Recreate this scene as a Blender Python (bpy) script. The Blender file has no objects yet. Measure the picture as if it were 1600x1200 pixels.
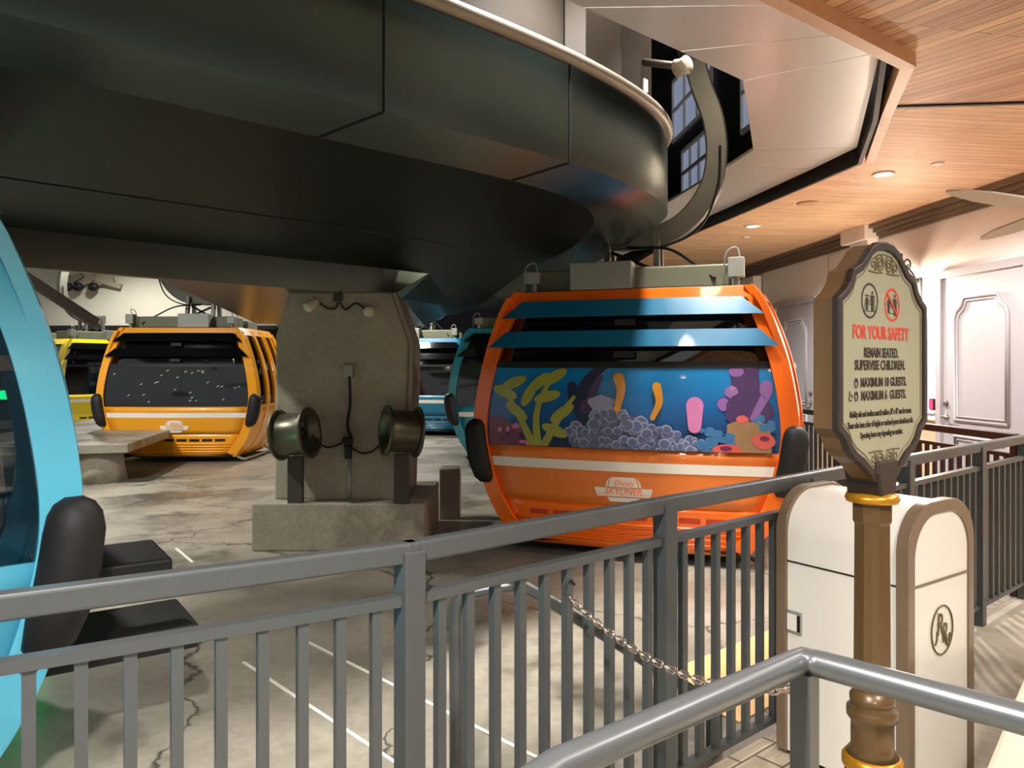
import bpy, math, random
from mathutils import Vector, Matrix
random.seed(7)
R = math.radians
C = bpy.context.scene.collection

# ---------------------------------------------------------------- camera, world, exposure
CAM_H, FPX, HOR = 1.52, 1200.0, 572.0
cam_d = bpy.data.cameras.new('camera'); cam = bpy.data.objects.new('camera', cam_d); C.objects.link(cam)
cam.location = (0, 0, CAM_H); cam.rotation_euler = (R(90), 0, 0)
cam_d.sensor_fit = 'HORIZONTAL'; cam_d.sensor_width = 36; cam_d.lens = 36 * FPX / 1600
cam_d.shift_y = -(600 - HOR) / 1600; cam_d.clip_start = 0.02
bpy.context.scene.camera = cam
w_ = bpy.data.worlds.new('night'); bpy.context.scene.world = w_; w_.use_nodes = True
w_.node_tree.nodes['Background'].inputs[0].default_value = (0.15, 0.152, 0.15, 1)
w_.node_tree.nodes['Background'].inputs[1].default_value = 0.8
vs = bpy.context.scene.view_settings
vs.view_transform = 'Standard'; vs.look = 'None'; vs.gamma = 1; vs.use_curve_mapping = False
vs.exposure = 1.95

def at(px, py, d):
    """point seen at photo pixel px,py at distance d along Y"""
    return Vector(((px - 800) / FPX * d, d, CAM_H - (py - HOR) / FPX * d))

# ---------------------------------------------------------------- materials
def lin(c):
    return tuple(((v / 255) / 12.92 if v <= 10.3 else ((v / 255 + 0.055) / 1.055) ** 2.4) for v in c)

MATS = {}
def mat(name, rgb, rough=0.5, metal=0.0, coat=0.0, var=0.0, scale=6.0, bump=0.0, spec=0.5, emit=None, es=0.0, aniso=None):
    if name in MATS: return MATS[name]
    m = bpy.data.materials.new(name); m.use_nodes = True
    nt = m.node_tree; b = nt.nodes['Principled BSDF']
    c = (*lin(rgb), 1)
    b.inputs['Base Color'].default_value = c
    b.inputs['Roughness'].default_value = rough; b.inputs['Metallic'].default_value = metal
    b.inputs['Coat Weight'].default_value = coat; b.inputs['Coat Roughness'].default_value = 0.06
    b.inputs['Specular IOR Level'].default_value = spec
    if emit:
        b.inputs['Emission Color'].default_value = (*lin(emit), 1); b.inputs['Emission Strength'].default_value = es
    if var or bump:
        tc = nt.nodes.new('ShaderNodeTexCoord'); n = nt.nodes.new('ShaderNodeTexNoise')
        n.inputs['Scale'].default_value = scale; n.inputs['Detail'].default_value = 6
        nt.links.new(tc.outputs['Object'], n.inputs['Vector'])
        if aniso:
            mp = nt.nodes.new('ShaderNodeMapping'); mp.inputs['Scale'].default_value = aniso
            nt.links.new(tc.outputs['Object'], mp.inputs[0]); nt.links.new(mp.outputs[0], n.inputs['Vector'])
        if var:
            mx = nt.nodes.new('ShaderNodeMix'); mx.data_type = 'RGBA'
            mx.inputs[6].default_value = tuple(v * (1 - var) for v in c[:3]) + (1,)
            mx.inputs[7].default_value = tuple(min(1, v * (1 + var)) for v in c[:3]) + (1,)
            nt.links.new(n.outputs['Fac'], mx.inputs[0]); nt.links.new(mx.outputs[2], b.inputs['Base Color'])
        if bump:
            bp = nt.nodes.new('ShaderNodeBump'); bp.inputs['Strength'].default_value = bump; bp.inputs['Distance'].default_value = 0.02
            nt.links.new(n.outputs['Fac'], bp.inputs['Height']); nt.links.new(bp.outputs[0], b.inputs['Normal'])
    MATS[name] = m
    return m

def glass(name, tint=(60, 62, 66), refl=0.12):
    if name in MATS: return MATS[name]
    m = bpy.data.materials.new(name); m.use_nodes = True; nt = m.node_tree
    nt.nodes.remove(nt.nodes['Principled BSDF'])
    t = nt.nodes.new('ShaderNodeBsdfTransparent'); t.inputs[0].default_value = (*lin(tint), 1)
    g = nt.nodes.new('ShaderNodeBsdfGlossy'); g.inputs['Roughness'].default_value = 0.04
    f = nt.nodes.new('ShaderNodeLayerWeight'); f.inputs[0].default_value = 0.25
    mx = nt.nodes.new('ShaderNodeMixShader')
    mr = nt.nodes.new('ShaderNodeMapRange'); mr.inputs[3].default_value = refl; mr.inputs[4].default_value = 0.8
    nt.links.new(f.outputs['Fresnel'], mr.inputs[0]); nt.links.new(mr.outputs[0], mx.inputs[0])
    nt.links.new(t.outputs[0], mx.inputs[1]); nt.links.new(g.outputs[0], mx.inputs[2])
    nt.links.new(mx.outputs[0], nt.nodes['Material Output'].inputs[0])
    MATS[name] = m
    return m

def planks(name, angle, c1, c2, cm, row=0.085, length=1.5, rough=0.58, mortar=0.004, bumpy=0.25):
    m = bpy.data.materials.new(name); m.use_nodes = True; nt = m.node_tree; b = nt.nodes['Principled BSDF']
    tc = nt.nodes.new('ShaderNodeTexCoord'); mp = nt.nodes.new('ShaderNodeMapping')
    mp.inputs['Rotation'].default_value = (0, 0, -angle)
    nt.links.new(tc.outputs['Object'], mp.inputs[0])
    br = nt.nodes.new('ShaderNodeTexBrick')
    br.inputs['Color1'].default_value = (*lin(c1), 1); br.inputs['Color2'].default_value = (*lin(c2), 1); br.inputs['Mortar'].default_value = (*lin(cm), 1)
    br.inputs['Scale'].default_value = 1; br.inputs['Mortar Size'].default_value = mortar; br.inputs['Mortar Smooth'].default_value = 0.2
    br.inputs['Brick Width'].default_value = length; br.inputs['Row Height'].default_value = row; br.offset = 0.37; br.offset_frequency = 2
    nt.links.new(mp.outputs[0], br.inputs['Vector'])
    st = nt.nodes.new('ShaderNodeMapping'); st.inputs['Scale'].default_value = (1.2, 22, 1)
    nt.links.new(mp.outputs[0], st.inputs[0])
    n = nt.nodes.new('ShaderNodeTexNoise'); n.inputs['Scale'].default_value = 2.2; n.inputs['Detail'].default_value = 5
    nt.links.new(st.outputs[0], n.inputs['Vector'])
    mr = nt.nodes.new('ShaderNodeMapRange'); mr.inputs[1].default_value = 0.3; mr.inputs[2].default_value = 0.7; mr.inputs[3].default_value = 0.72; mr.inputs[4].default_value = 1.18
    nt.links.new(n.outputs['Fac'], mr.inputs[0])
    mu = nt.nodes.new('ShaderNodeVectorMath'); mu.operation = 'MULTIPLY'
    nt.links.new(br.outputs['Color'], mu.inputs[0]); nt.links.new(mr.outputs[0], mu.inputs[1])
    nt.links.new(mu.outputs[0], b.inputs['Base Color'])
    b.inputs['Roughness'].default_value = rough; b.inputs['Specular IOR Level'].default_value = 0.3
    bp = nt.nodes.new('ShaderNodeBump'); bp.inputs['Strength'].default_value = bumpy; bp.inputs['Distance'].default_value = 0.01; bp.invert = True
    nt.links.new(br.outputs['Fac'], bp.inputs['Height']); nt.links.new(bp.outputs[0], b.inputs['Normal'])
    MATS[name] = m
    return m

def concrete(name, dark, light, stain, rough=0.4, scale=0.9, cracks=True):
    m = bpy.data.materials.new(name); m.use_nodes = True; nt = m.node_tree; b = nt.nodes['Principled BSDF']
    tc = nt.nodes.new('ShaderNodeTexCoord')
    def noise(s, d, ro=0.6):
        n = nt.nodes.new('ShaderNodeTexNoise'); n.inputs['Scale'].default_value = s; n.inputs['Detail'].default_value = d; n.inputs['Roughness'].default_value = ro
        nt.links.new(tc.outputs['Object'], n.inputs['Vector']); return n
    def mix(f, a, bb):
        x = nt.nodes.new('ShaderNodeMix'); x.data_type = 'RGBA'
        for s, v in ((6, a), (7, bb)):
            if isinstance(v, tuple): x.inputs[s].default_value = (*lin(v), 1)
            else: nt.links.new(v, x.inputs[s])
        nt.links.new(f, x.inputs[0]); return x.outputs[2]
    def rng(v, lo, hi, a=0, z=1):
        r = nt.nodes.new('ShaderNodeMapRange'); r.inputs[1].default_value = lo; r.inputs[2].default_value = hi; r.inputs[3].default_value = a; r.inputs[4].default_value = z
        nt.links.new(v, r.inputs[0]); return r.outputs[0]
    base = mix(rng(noise(scale, 8).outputs['Fac'], 0.35, 0.65), dark, light)
    st = mix(rng(noise(scale * 0.45, 5, 0.7).outputs['Fac'], 0.54, 0.62), base, stain) if stain else base
    fine = rng(noise(scale * 24, 4).outputs['Fac'], 0.3, 0.7, 0.86, 1.1)
    mu = nt.nodes.new('ShaderNodeVectorMath'); mu.operation = 'MULTIPLY'
    nt.links.new(st, mu.inputs[0]); nt.links.new(fine, mu.inputs[1]); col = mu.outputs[0]
    if cracks:
        v = nt.nodes.new('ShaderNodeTexVoronoi'); v.feature = 'DISTANCE_TO_EDGE'; v.inputs['Scale'].default_value = 0.55
        wv = noise(1.6, 6); vm = nt.nodes.new('ShaderNodeVectorMath'); vm.operation = 'MULTIPLY_ADD'; vm.inputs[1].default_value = (0.7, 0.7, 0)
        nt.links.new(wv.outputs['Color'], vm.inputs[0]); nt.links.new(tc.outputs['Object'], vm.inputs[2]); nt.links.new(vm.outputs[0], v.inputs['Vector'])
        col = mix(rng(v.outputs['Distance'], 0.001, 0.008), tuple(int(c * 0.62) for c in dark), col)
    nt.links.new(col, b.inputs['Base Color'])
    rr = rng(noise(scale * 1.3, 5).outputs['Fac'], 0.35, 0.65, rough * 0.75, rough * 1.35)
    nt.links.new(rr, b.inputs['Roughness'])
    bp = nt.nodes.new('ShaderNodeBump'); bp.inputs['Strength'].default_value = 0.12; bp.inputs['Distance'].default_value = 0.01
    nt.links.new(noise(scale * 9, 6).outputs['Fac'], bp.inputs['Height']); nt.links.new(bp.outputs[0], b.inputs['Normal'])
    MATS[name] = m
    return m

M = MATS
concrete('floor_concrete', (120, 115, 103), (172, 165, 149), (90, 85, 74), 0.34)
concrete('pillar_concrete', (148, 139, 124), (168, 159, 143), (132, 124, 109), 0.6, 1.6, False)
concrete('stamped_paving', (150, 142, 127), (178, 169, 152), None, 0.55, 3.0, False)
planks('pavers', R(40), (176, 160, 136), (196, 182, 158), (92, 82, 70), 0.12, 0.24, 0.7, 0.006)
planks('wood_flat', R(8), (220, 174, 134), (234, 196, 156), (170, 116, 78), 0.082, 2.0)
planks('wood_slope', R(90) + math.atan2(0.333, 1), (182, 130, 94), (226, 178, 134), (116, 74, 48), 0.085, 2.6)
mat('soffit_steel_shaded', (15, 20, 13), 0.5, 0.0, var=0.15, scale=2, spec=0.15)  # dark reflections of the steel underside, put into a near-black colour
mat('steel', (92, 103, 97), 0.25, 0.95, var=0.10, scale=3)
mat('steel_panel', (214, 211, 205), 0.36, 0.45, var=0.06, scale=4)
mat('steel_rim', (150, 138, 122), 0.45, 0.5, var=0.1, scale=8)
mat('machine_brown', (66, 59, 52), 0.6, 0.1, var=0.18, scale=5)
mat('black_paint', (14, 13, 12), 0.6)
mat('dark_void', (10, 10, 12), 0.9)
mat('hanger_steel', (124, 122, 112), 0.42, 0.6, var=0.12, scale=9)
mat('galvanised', (158, 160, 152), 0.45, 0.35, var=0.1, scale=12)
mat('olive_grey', (118, 120, 100), 0.5, 0.2, var=0.1, scale=7)
mat('rubber', (12, 11, 11), 0.62, bump=0.05, scale=40)
mat('rail_paint', (80, 83, 83), 0.32, 0.3, var=0.07, scale=20)
mat('pipe_paint', (108, 111, 112), 0.30, 0.6, var=0.06, scale=18)
mat('bronze_paint', (54, 49, 45), 0.4, 0.2, var=0.06, scale=20)
mat('wall_plaster', (232, 226, 222), 0.75, var=0.03, scale=5, bump=0.03)
mat('wainscot', (214, 186, 152), 0.6, var=0.05, scale=5)
mat('door_paint', (172, 167, 170), 0.5, var=0.03, scale=6)
mat('crown_metal', (126, 112, 96), 0.35, 0.5, var=0.08)
mat('white_trim', (236, 228, 220), 0.55, var=0.02)
mat('trim_wood', (206, 158, 120), 0.5, var=0.1, scale=14)
mat('kerb_cream', (206, 196, 174), 0.4, var=0.03)
mat('cream_metal', (234, 229, 218), 0.30, coat=0.3, var=0.02, scale=4)
mat('can_brown', (118, 98, 78), 0.32, coat=0.35, var=0.05)
mat('post_brown', (92, 68, 38), 0.34, 0.25, coat=0.3, var=0.1, scale=10)
mat('sign_brown', (98, 74, 45), 0.42, 0.15, var=0.06, scale=9)
mat('sign_rim', (32, 22, 16), 0.45, coat=0.1)
mat('sign_face', (150, 148, 121), 0.5, var=0.02, scale=30)
mat('sign_ink', (44, 34, 24), 0.6)
mat('sign_olive', (98, 84, 52), 0.6)
mat('sign_red', (196, 58, 34), 0.6)
mat('gold', (190, 132, 30), 0.3, 0.6)
mat('chrome', (206, 196, 186), 0.18, 0.95)
mat('brass_chain', (222, 204, 190), 0.2, 0.95)
mat('tactile_yellow', (232, 186, 120), 0.6, var=0.08, scale=8)
mat('white_paint', (232, 226, 214), 0.5)
mat('white_lit', (255, 240, 222), 0.5, emit=(255, 232, 205), es=14)
mat('bulb', (255, 240, 222), 0.5, emit=(255, 224, 186), es=40)
mat('green_led', (0, 255, 110), 0.4, emit=(0, 255, 110), es=14)
mat('green_screen', (0, 180, 100), 0.4, emit=(0, 220, 120), es=1.2)
mat('red_led', (220, 30, 50), 0.4, emit=(255, 40, 70), es=1.2)
mat('window_lit', (120, 130, 150), 0.15, emit=(120, 130, 150), es=0.25)
mat('cable', (10, 10, 10), 0.5)
mat('fan_steel', (92, 90, 74), 0.32, 0.6, var=0.25, scale=9)
mat('bone', (150, 137, 120), 0.6, var=0.05)
mat('lamp_cream', (206, 194, 172), 0.5)
mat('navy', (26, 34, 52), 0.6)
mat('white_building', (200, 196, 180), 0.7, var=0.06, scale=2)
mat('blade_wood', (196, 176, 150), 0.5, var=0.1, scale=9)
mat('seat_dark', (36, 34, 36), 0.7)
glass('cabin_glass', (120, 122, 126)); glass('cabin_glass_light', (222, 224, 226), 0.06)
glass('clear_glass', (210, 210, 205), 0.05)

# ---------------------------------------------------------------- mesh helpers
ORG = {}
class MB:
    def __init__(s): s.v = []; s.f = []; s.m = []; s.sm = []; s.mi = 0; s.smooth = False
    def mat(s, i): s.mi = i; return s
    def face(s, idx): s.f.append(list(idx)); s.m.append(s.mi); s.sm.append(s.smooth)
    def add(s, vs, fs):
        o = len(s.v); s.v += [Vector(p) for p in vs]
        for f in fs: s.face([o + i for i in f])
        return s
    def box(s, c, size, rz=0.0, rot=None):
        c = Vector(c); h = Vector(size) / 2
        rm = rot if rot is not None else Matrix.Rotation(rz, 3, 'Z')
        P = [c + rm @ Vector((x * h.x, y * h.y, z * h.z)) for x in (-1, 1) for y in (-1, 1) for z in (-1, 1)]
        return s.add(P, [(0, 1, 3, 2), (4, 6, 7, 5), (0, 4, 5, 1), (2, 3, 7, 6), (0, 2, 6, 4), (1, 5, 7, 3)])
    def bar(s, a, b, w, h, up=(0, 0, 1)):
        """rectangular bar a->b; w across, h along up"""
        a = Vector(a); b = Vector(b); t = (b - a).normalized(); up = Vector(up)
        if abs(t.dot(up)) > 0.99: up = Vector((0, 1, 0))
        sd = t.cross(up).normalized(); up = sd.cross(t).normalized()
        P = [p + sd * (i * w / 2) + up * (j * h / 2) for p in (a, b) for i, j in ((-1, -1), (1, -1), (1, 1), (-1, 1))]
        return s.add(P, [(3, 2, 1, 0), (4, 5, 6, 7), (0, 1, 5, 4), (1, 2, 6, 5), (2, 3, 7, 6), (3, 0, 4, 7)])
    def prism(s, poly, z0, z1):
        """plan polygon extruded between z0 and z1"""
        n = len(poly)
        P = [Vector((p[0], p[1], z0)) for p in poly] + [Vector((p[0], p[1], z1)) for p in poly]
        return s.add(P, [tuple(range(n))[::-1], tuple(range(n, 2 * n))] + [(i, (i + 1) % n, n + (i + 1) % n, n + i) for i in range(n)])
    def loft(s, rings, cap=True, closed=True):
        n = len(rings[0]); P = [p for r in rings for p in r]; F = []
        for k in range(len(rings) - 1):
            for i in range(n if closed else n - 1):
                j = (i + 1) % n
                F.append((k * n + i, k * n + j, (k + 1) * n + j, (k + 1) * n + i))
        if cap: F += [tuple(range(n))[::-1], tuple(range((len(rings) - 1) * n, len(rings) * n))]
        return s.add(P, F)
    def tube(s, path, r, n=10, closed=False, cap=True):
        path = [Vector(p) for p in path]; k = len(path); rings = []
        up = None
        for i, p in enumerate(path):
            a = path[(i - 1) % k] if (closed or i > 0) else p
            b = path[(i + 1) % k] if (closed or i < k - 1) else p
            t = (b - a).normalized()
            if up is None:
                up = Vector((0, 0, 1)) if abs(t.z) < 0.9 else Vector((1, 0, 0))
            sd = t.cross(up).normalized(); up = sd.cross(t).normalized()
            rr = r[i] if isinstance(r, (list, tuple)) else r
            rings.append([p + (sd * math.cos(q) + up * math.sin(q)) * rr for q in [2 * math.pi * j / n for j in range(n)]])
        if closed: rings.append(rings[0])
        old = s.smooth; s.smooth = True; s.loft(rings, cap and not closed); s.smooth = old
        return s
    def lathe(s, prof, c, n=24, axis=(0, 0, 1), cap=True):
        """prof: list of (radius, along)"""
        c = Vector(c); ax = Vector(axis).normalized()
        u = ax.orthogonal().normalized(); v = ax.cross(u)
        rings = [[c + ax * h + (u * math.cos(q) + v * math.sin(q)) * r for q in [2 * math.pi * j / n for j in range(n)]] for r, h in prof]
        old = s.smooth; s.smooth = True; s.loft(rings, cap); s.smooth = old
        return s
    def grid(s, fn, nu, nv):
        P = [fn(i / nu, j / nv) for j in range(nv + 1) for i in range(nu + 1)]
        F = [(j * (nu + 1) + i, j * (nu + 1) + i + 1, (j + 1) * (nu + 1) + i + 1, (j + 1) * (nu + 1) + i) for j in range(nv) for i in range(nu)]
        old = s.smooth; s.smooth = True; s.add(P, F); s.smooth = old
        return s
    def sphere(s, c, rx, ry=None, rz=None, n=14, m=8):
        ry = ry or rx; rz = rz or rx; c = Vector(c)
        rings = []
        for k in range(m + 1):
            a = -math.pi / 2 + math.pi * k / m; cr = max(math.cos(a), 1e-3)
            rings.append([c + Vector((rx * cr * math.cos(2 * math.pi * j / n), ry * cr * math.sin(2 * math.pi * j / n), rz * math.sin(a))) for j in range(n)])
        old = s.smooth; s.smooth = True; s.loft(rings); s.smooth = old
        return s
    def build(s, name, mats, parent=None, org=None, bevel=0.0, solid=0.0, seg=2):
        if isinstance(mats, str): mats = [mats]
        if parent is not None: o3 = ORG[parent.name]
        elif org is not None: o3 = Vector(org)
        else:
            xs = [p.x for p in s.v]; ys = [p.y for p in s.v]; zs = [p.z for p in s.v]
            o3 = Vector(((min(xs) + max(xs)) / 2, (min(ys) + max(ys)) / 2, min(zs)))
        me = bpy.data.meshes.new(name); me.from_pydata([p - o3 for p in s.v], [], s.f)
        for mm in mats: me.materials.append(M[mm])
        me.polygons.foreach_set('material_index', s.m); me.polygons.foreach_set('use_smooth', s.sm)
        me.validate(); me.update()
        o = bpy.data.objects.new(name, me); C.objects.link(o)
        if parent is None: o.location = o3
        else: o.parent = parent
        ORG[o.name] = o3
        if solid:
            md = o.modifiers.new('solid', 'SOLIDIFY'); md.thickness = solid; md.offset = -1
        if bevel:
            md = o.modifiers.new('bevel', 'BEVEL'); md.width = bevel; md.segments = seg; md.limit_method = 'ANGLE'; md.angle_limit = R(40)
            md.harden_normals = False
        return o

def tag(o, label, cat, group=None, kind=None):
    o['label'] = label; o['category'] = cat
    if group: o['group'] = group
    if kind: o['kind'] = kind
    return o
def thing(name, label, cat, loc=(0, 0, 0), rz=0.0, group=None, local=False):
    o = bpy.data.objects.new(name, None); C.objects.link(o); o.empty_display_size = 0.1
    o.location = loc; o.rotation_euler = (0, 0, rz)
    ORG[o.name] = Vector((0, 0, 0)) if local else Vector(loc)
    return tag(o, label, cat, group)
def struct(o): o['kind'] = 'structure'; return o

def catmull(pts, n=8, closed=False):
    pts = [Vector(p) for p in pts]; out = []; k = len(pts)
    rng = range(k) if closed else range(k - 1)
    for i in rng:
        p0 = pts[(i - 1) % k] if closed or i > 0 else pts[i] * 2 - pts[i + 1]
        p1 = pts[i]; p2 = pts[(i + 1) % k]
        p3 = pts[(i + 2) % k] if closed or i + 2 < k else p2 * 2 - p1
        for j in range(n):
            t = j / n
            out.append(0.5 * ((2 * p1) + (p2 - p0) * t + (2 * p0 - 5 * p1 + 4 * p2 - p3) * t * t + (3 * p1 - p0 - 3 * p2 + p3) * t ** 3))
    if not closed: out.append(pts[-1])
    return out

def text(s, parent, size, loc, rot, material, xs=1.0, bold=0.0, align='CENTER', name='lettering', extrude=0.0006, shear=0.0):
    cu = bpy.data.curves.new(name, 'FONT'); cu.body = s; cu.size = size; cu.align_x = align; cu.align_y = 'CENTER'
    cu.offset = bold; cu.extrude = extrude; cu.shear = shear; cu.resolution_u = 3
    cu.materials.append(M[material])
    o = bpy.data.objects.new(name, cu); C.objects.link(o); o.parent = parent
    o.location = loc; o.rotation_euler = rot; o.scale = (xs, 1, 1)
    ORG[o.name] = Vector(loc)
    return o

def disc(c, rx, rz, n=24, q0=0):
    return [(c[0] + rx * math.cos(q0 + 2 * math.pi * i / n), c[1] + rz * math.sin(q0 + 2 * math.pi * i / n)) for i in range(n)]

# ---------------------------------------------------------------- lamps
def downlight(x, y, z, watts, label, group='recessed downlights in the timber ceiling', tilt=0.0, col=(1.0, 0.98, 0.95), cone=155, r=0.075):
    t = thing('recessed_downlight', label, 'ceiling light', (x, y, z), 0, group)
    MB().lathe([(r * 0.9, 0.0), (r * 1.25, 0.0), (r * 1.25, -0.012), (r * 0.9, -0.012), (r * 0.9, 0.0)], (x, y, z), 24, cap=False).build('trim_ring', 'white_trim', t)
    MB().lathe([(0.001, -0.004), (r * 0.9, -0.004)], (x, y, z), 24, cap=False).build('lamp_lens', 'white_lit', t)
    ld = bpy.data.lights.new('downlight_beam', 'SPOT'); ld.energy = watts; ld.color = col; ld.spot_size = R(cone); ld.spot_blend = 0.7; ld.shadow_soft_size = r
    lo = bpy.data.objects.new('downlight_beam', ld); C.objects.link(lo); lo.parent = t; lo.location = (0, 0, -0.03)
    return t

def zwood(x, y):
    return 3.2 - 0.12 * max(0.0, 4.95 - 0.1 * (x - 2.5) - y)

downlight(3.24, 6.7, 3.2, 110, 'lit recessed downlight in timber ceiling above the railed corridor, nearer one')
downlight(2.88, 9.2, 3.2, 150, 'lit recessed downlight in timber ceiling above orange cabin roof, farther one')
for (x, y, wt) in ((-0.5, 0.6, 130), (1.5, 0.7, 60), (2.9, 2.0, 30), (3.6, 3.9, 60), (0.4, -1.0, 60)):
    downlight(x, y, zwood(x, y) - 0.012, wt, 'recessed downlight in the sloping timber ceiling over the queue')

def pendant(x, y, z, watts, label, col=(1.0, 0.97, 0.92), cone=150):
    t = thing('high_bay_lamp', label, 'ceiling light', (x, y, z), 0, 'high bay lamps inside the station')
    MB().lathe([(0.03, 0.35), (0.05, 0.2), (0.2, 0.03), (0.2, 0.0), (0.18, 0.0)], (x, y, z), 20).build('lamp_housing', 'black_paint', t)
    MB().lathe([(0.001, -0.002), (0.17, -0.002)], (x, y, z), 20, cap=False).build('lamp_lens', 'white_lit', t)
    MB().tube([(x, y, z + 0.33), (x, y, 5.61)], 0.015, 6).build('drop_rod', 'black_paint', t)
    ld = bpy.data.lights.new('lamp_beam', 'SPOT'); ld.energy = watts; ld.color = col; ld.spot_size = R(cone); ld.spot_blend = 0.6; ld.shadow_soft_size = 0.17
    lo = bpy.data.objects.new('lamp_beam', ld); C.objects.link(lo); lo.parent = t; lo.location = (0, 0, -0.03)
pendant(-6.5, 8.0, 4.6, 420, 'lamp hanging high over the amber cabin')
pendant(-3.0, 15.5, 4.6, 380, 'lamp hanging high over the far blue cabins')
pendant(-9.2, 17.6, 4.9, 300, 'added unseen lamp hanging high in front of the white far fascia')  # added out of sight to light up the fascia
pendant(1.4, 5.0, 4.5, 190, 'added unseen lamp hanging above the cable slot over the orange cabin', cone=80)  # added over the slot to brighten cabin roof and floor
pendant(0.5, 3.85, 4.5, 260, 'added unseen lamp hanging above the cable slot nearest the railing', cone=80)  # added out of view to brighten the floor beyond the railing
pendant(-4.6, 4.6, 4.6, 260, 'lamp hanging high beyond the steel canopy on the left')

# ---------------------------------------------------------------- room shell
floor = struct(MB().prism([(-30, -4), (12, -4), (12, 40), (-30, 40)], -0.2, 0).build('floor', 'floor_concrete', org=(0, 0, 0)))
RD = Vector((0.7638, 0.6455, 0)); RN = Vector((-0.6455, 0.7638, 0)); R0 = Vector((-0.262, 1.965, 0))   # guard rail line
LD = Vector((-0.8597, -0.5107, 0))
def rp(L, off=0.0, z=0.0): return R0 + RD * L + RN * off + Vector((0, 0, z))
pv = [rp(0, 0.05), rp(6, 0.05), Vector((4.9, 4.2, 0)), Vector((5.2, -2, 0)), Vector((-3.6, -2, 0)), R0 + LD * 3.4]
struct(MB().prism([p.xy for p in pv], -0.05, 0.005).build('floor_paving', 'stamped_paving', org=(0, 0, 0)))
pb = [rp(0, 0.06), rp(1.75, 0.06), rp(1.75, -0.42), rp(0, -0.42)]
struct(MB().prism([p.xy for p in pb], -0.04, 0.009).build('floor_paver_border', 'pavers', org=(0, 0, 0)))
pc = [Vector((3.2, 5.2, 0)), Vector((4.9, 4.9, 0)), Vector((3.8, 16, 0)), Vector((2.3, 16, 0))]
struct(MB().prism([p.xy for p in pc], -0.05, 0.006).build('floor_corridor', 'stamped_paving', org=(0, 0, 0)))
# textured tactile strip beside the rail
b = MB(); b.prism([p.xy for p in (rp(1.78, 0.2), rp(5.5, 0.2), rp(5.5, 0.74), rp(1.78, 0.74))], -0.02, 0.008)
k = 4.2
while k < 5.36:
    b.bar(rp(k, 0.22, 0.010), rp(k + 0.12, 0.72, 0.010), 0.035, 0.008); k += 0.09
tag(b.build('tactile_strip', 'tactile_yellow'), 'yellow tactile paving strip along the foot of the guard railing', 'paving')
# painted floor lines
def line(p, q, label, w=0.018):
    a = at(p[0], p[1], 1); c = at(q[0], q[1], 1)
    P = [Vector((v.x, v.y, 0)) * (CAM_H / (CAM_H - v.z)) for v in (a, c)]
    tag(MB().bar(P[0] + Vector((0, 0, 0.002)), P[1] + Vector((0, 0, 0.002)), w, 0.004).build('floor_line', 'white_paint'), label, 'floor marking', 'thin white lines painted on the concrete')
line((380, 1035), (640, 1207), 'thin white floor line nearer the left, seen through the left railing bars')
line((470, 998), (870, 1200), 'thin white floor line nearer the right, running towards the railing post')
line((275, 857), (301, 879), 'short white floor line by itself in front of the concrete pillar base', 0.022)

# right wall: X = 5.156 - 0.0858 d
def wx(d): return 5.156 - 0.0858 * d
WR = math.atan2(1, -0.0858) - math.pi / 2                        # yaw of wall
struct(MB().prism([(wx(-2), -2), (wx(-2) + 0.3, -2), (wx(20) + 0.3, 20), (wx(20), 20)], -0.05, 3.6).build('wall_right', 'wall_plaster', org=(0, 0, 0)))
def wallbox(d0, d1, z0, z1, thick, off=0.0):
    P = [(wx(d0) - off, d0), (wx(d0) - off - thick, d0), (wx(d1) - off - thick, d1), (wx(d1) - off, d1)]
    return P, z0, z1
b = MB(); b.prism(*wallbox(-2, 8.35, 0.08, 0.92, 0.03)); b.prism(*wallbox(8.95, 11.2, 0.08, 0.92, 0.03)); b.prism(*wallbox(12.6, 18, 0.08, 0.92, 0.03))
# wainscot skips the doors
b = MB()
for d0, d1 in ((-2, 6.72), (8.02, 10.6), (12.05, 18)):
    b.prism(*wallbox(d0, d1, 0.1, 0.95, 0.025))
struct(b.build('trim_1', 'wainscot', org=(0, 0, 0)))
b = MB()
for d0, d1 in ((-2, 6.72), (8.02, 10.6), (12.05, 18)):
    b.prism(*wallbox(d0, d1, 0.95, 1.02, 0.05)); b.prism(*wallbox(d0, d1, 1.02, 1.035, 0.065))
struct(b.build('trim_2', 'white_trim', org=(0, 0, 0)))
b = MB()
for d0, d1 in ((-2, 6.72), (8.02, 10.6), (12.05, 18)):
    b.prism(*wallbox(d0, d1, 0.0, 0.12, 0.04))
struct(b.build('baseboard_right', 'white_trim', org=(0, 0, 0)))
# crown moulding in two lengths with a pilaster between
def crown(d0, d1):
    b = MB()
    for z0, z1, th in ((3.03, 3.06, 0.03), (3.06, 3.1, 0.06), (3.1, 3.15, 0.10), (3.15, 3.2, 0.15)):
        b.prism(*wallbox(d0, d1, z0, z1, th))
    return b
struct(crown(-2, 9.15).build('trim_3', 'crown_metal', org=(0, 0, 0)))
struct(crown(9.6, 18).build('trim_4', 'crown_metal', org=(0, 0, 0)))
b = MB(); b.prism(*wallbox(9.2, 9.55, 0.0, 2.86, 0.10)); b.prism(*wallbox(9.14, 9.61, 2.86, 2.92, 0.15)); b.prism(*wallbox(9.17, 9.58, 2.92, 3.03, 0.12)); b.prism(*wallbox(9.1, 9.65, 3.03, 3.2, 0.2))
struct(b.build('trim_5', 'white_trim', org=(0, 0, 0)))
# wall panel joints
b = MB()
for d in (12.35, 10.35):
    b.prism(*wallbox(d, d + 0.012, 1.04, 3.03, 0.006))
struct(b.build('trim_6', 'door_paint', org=(0, 0, 0)))

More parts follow.
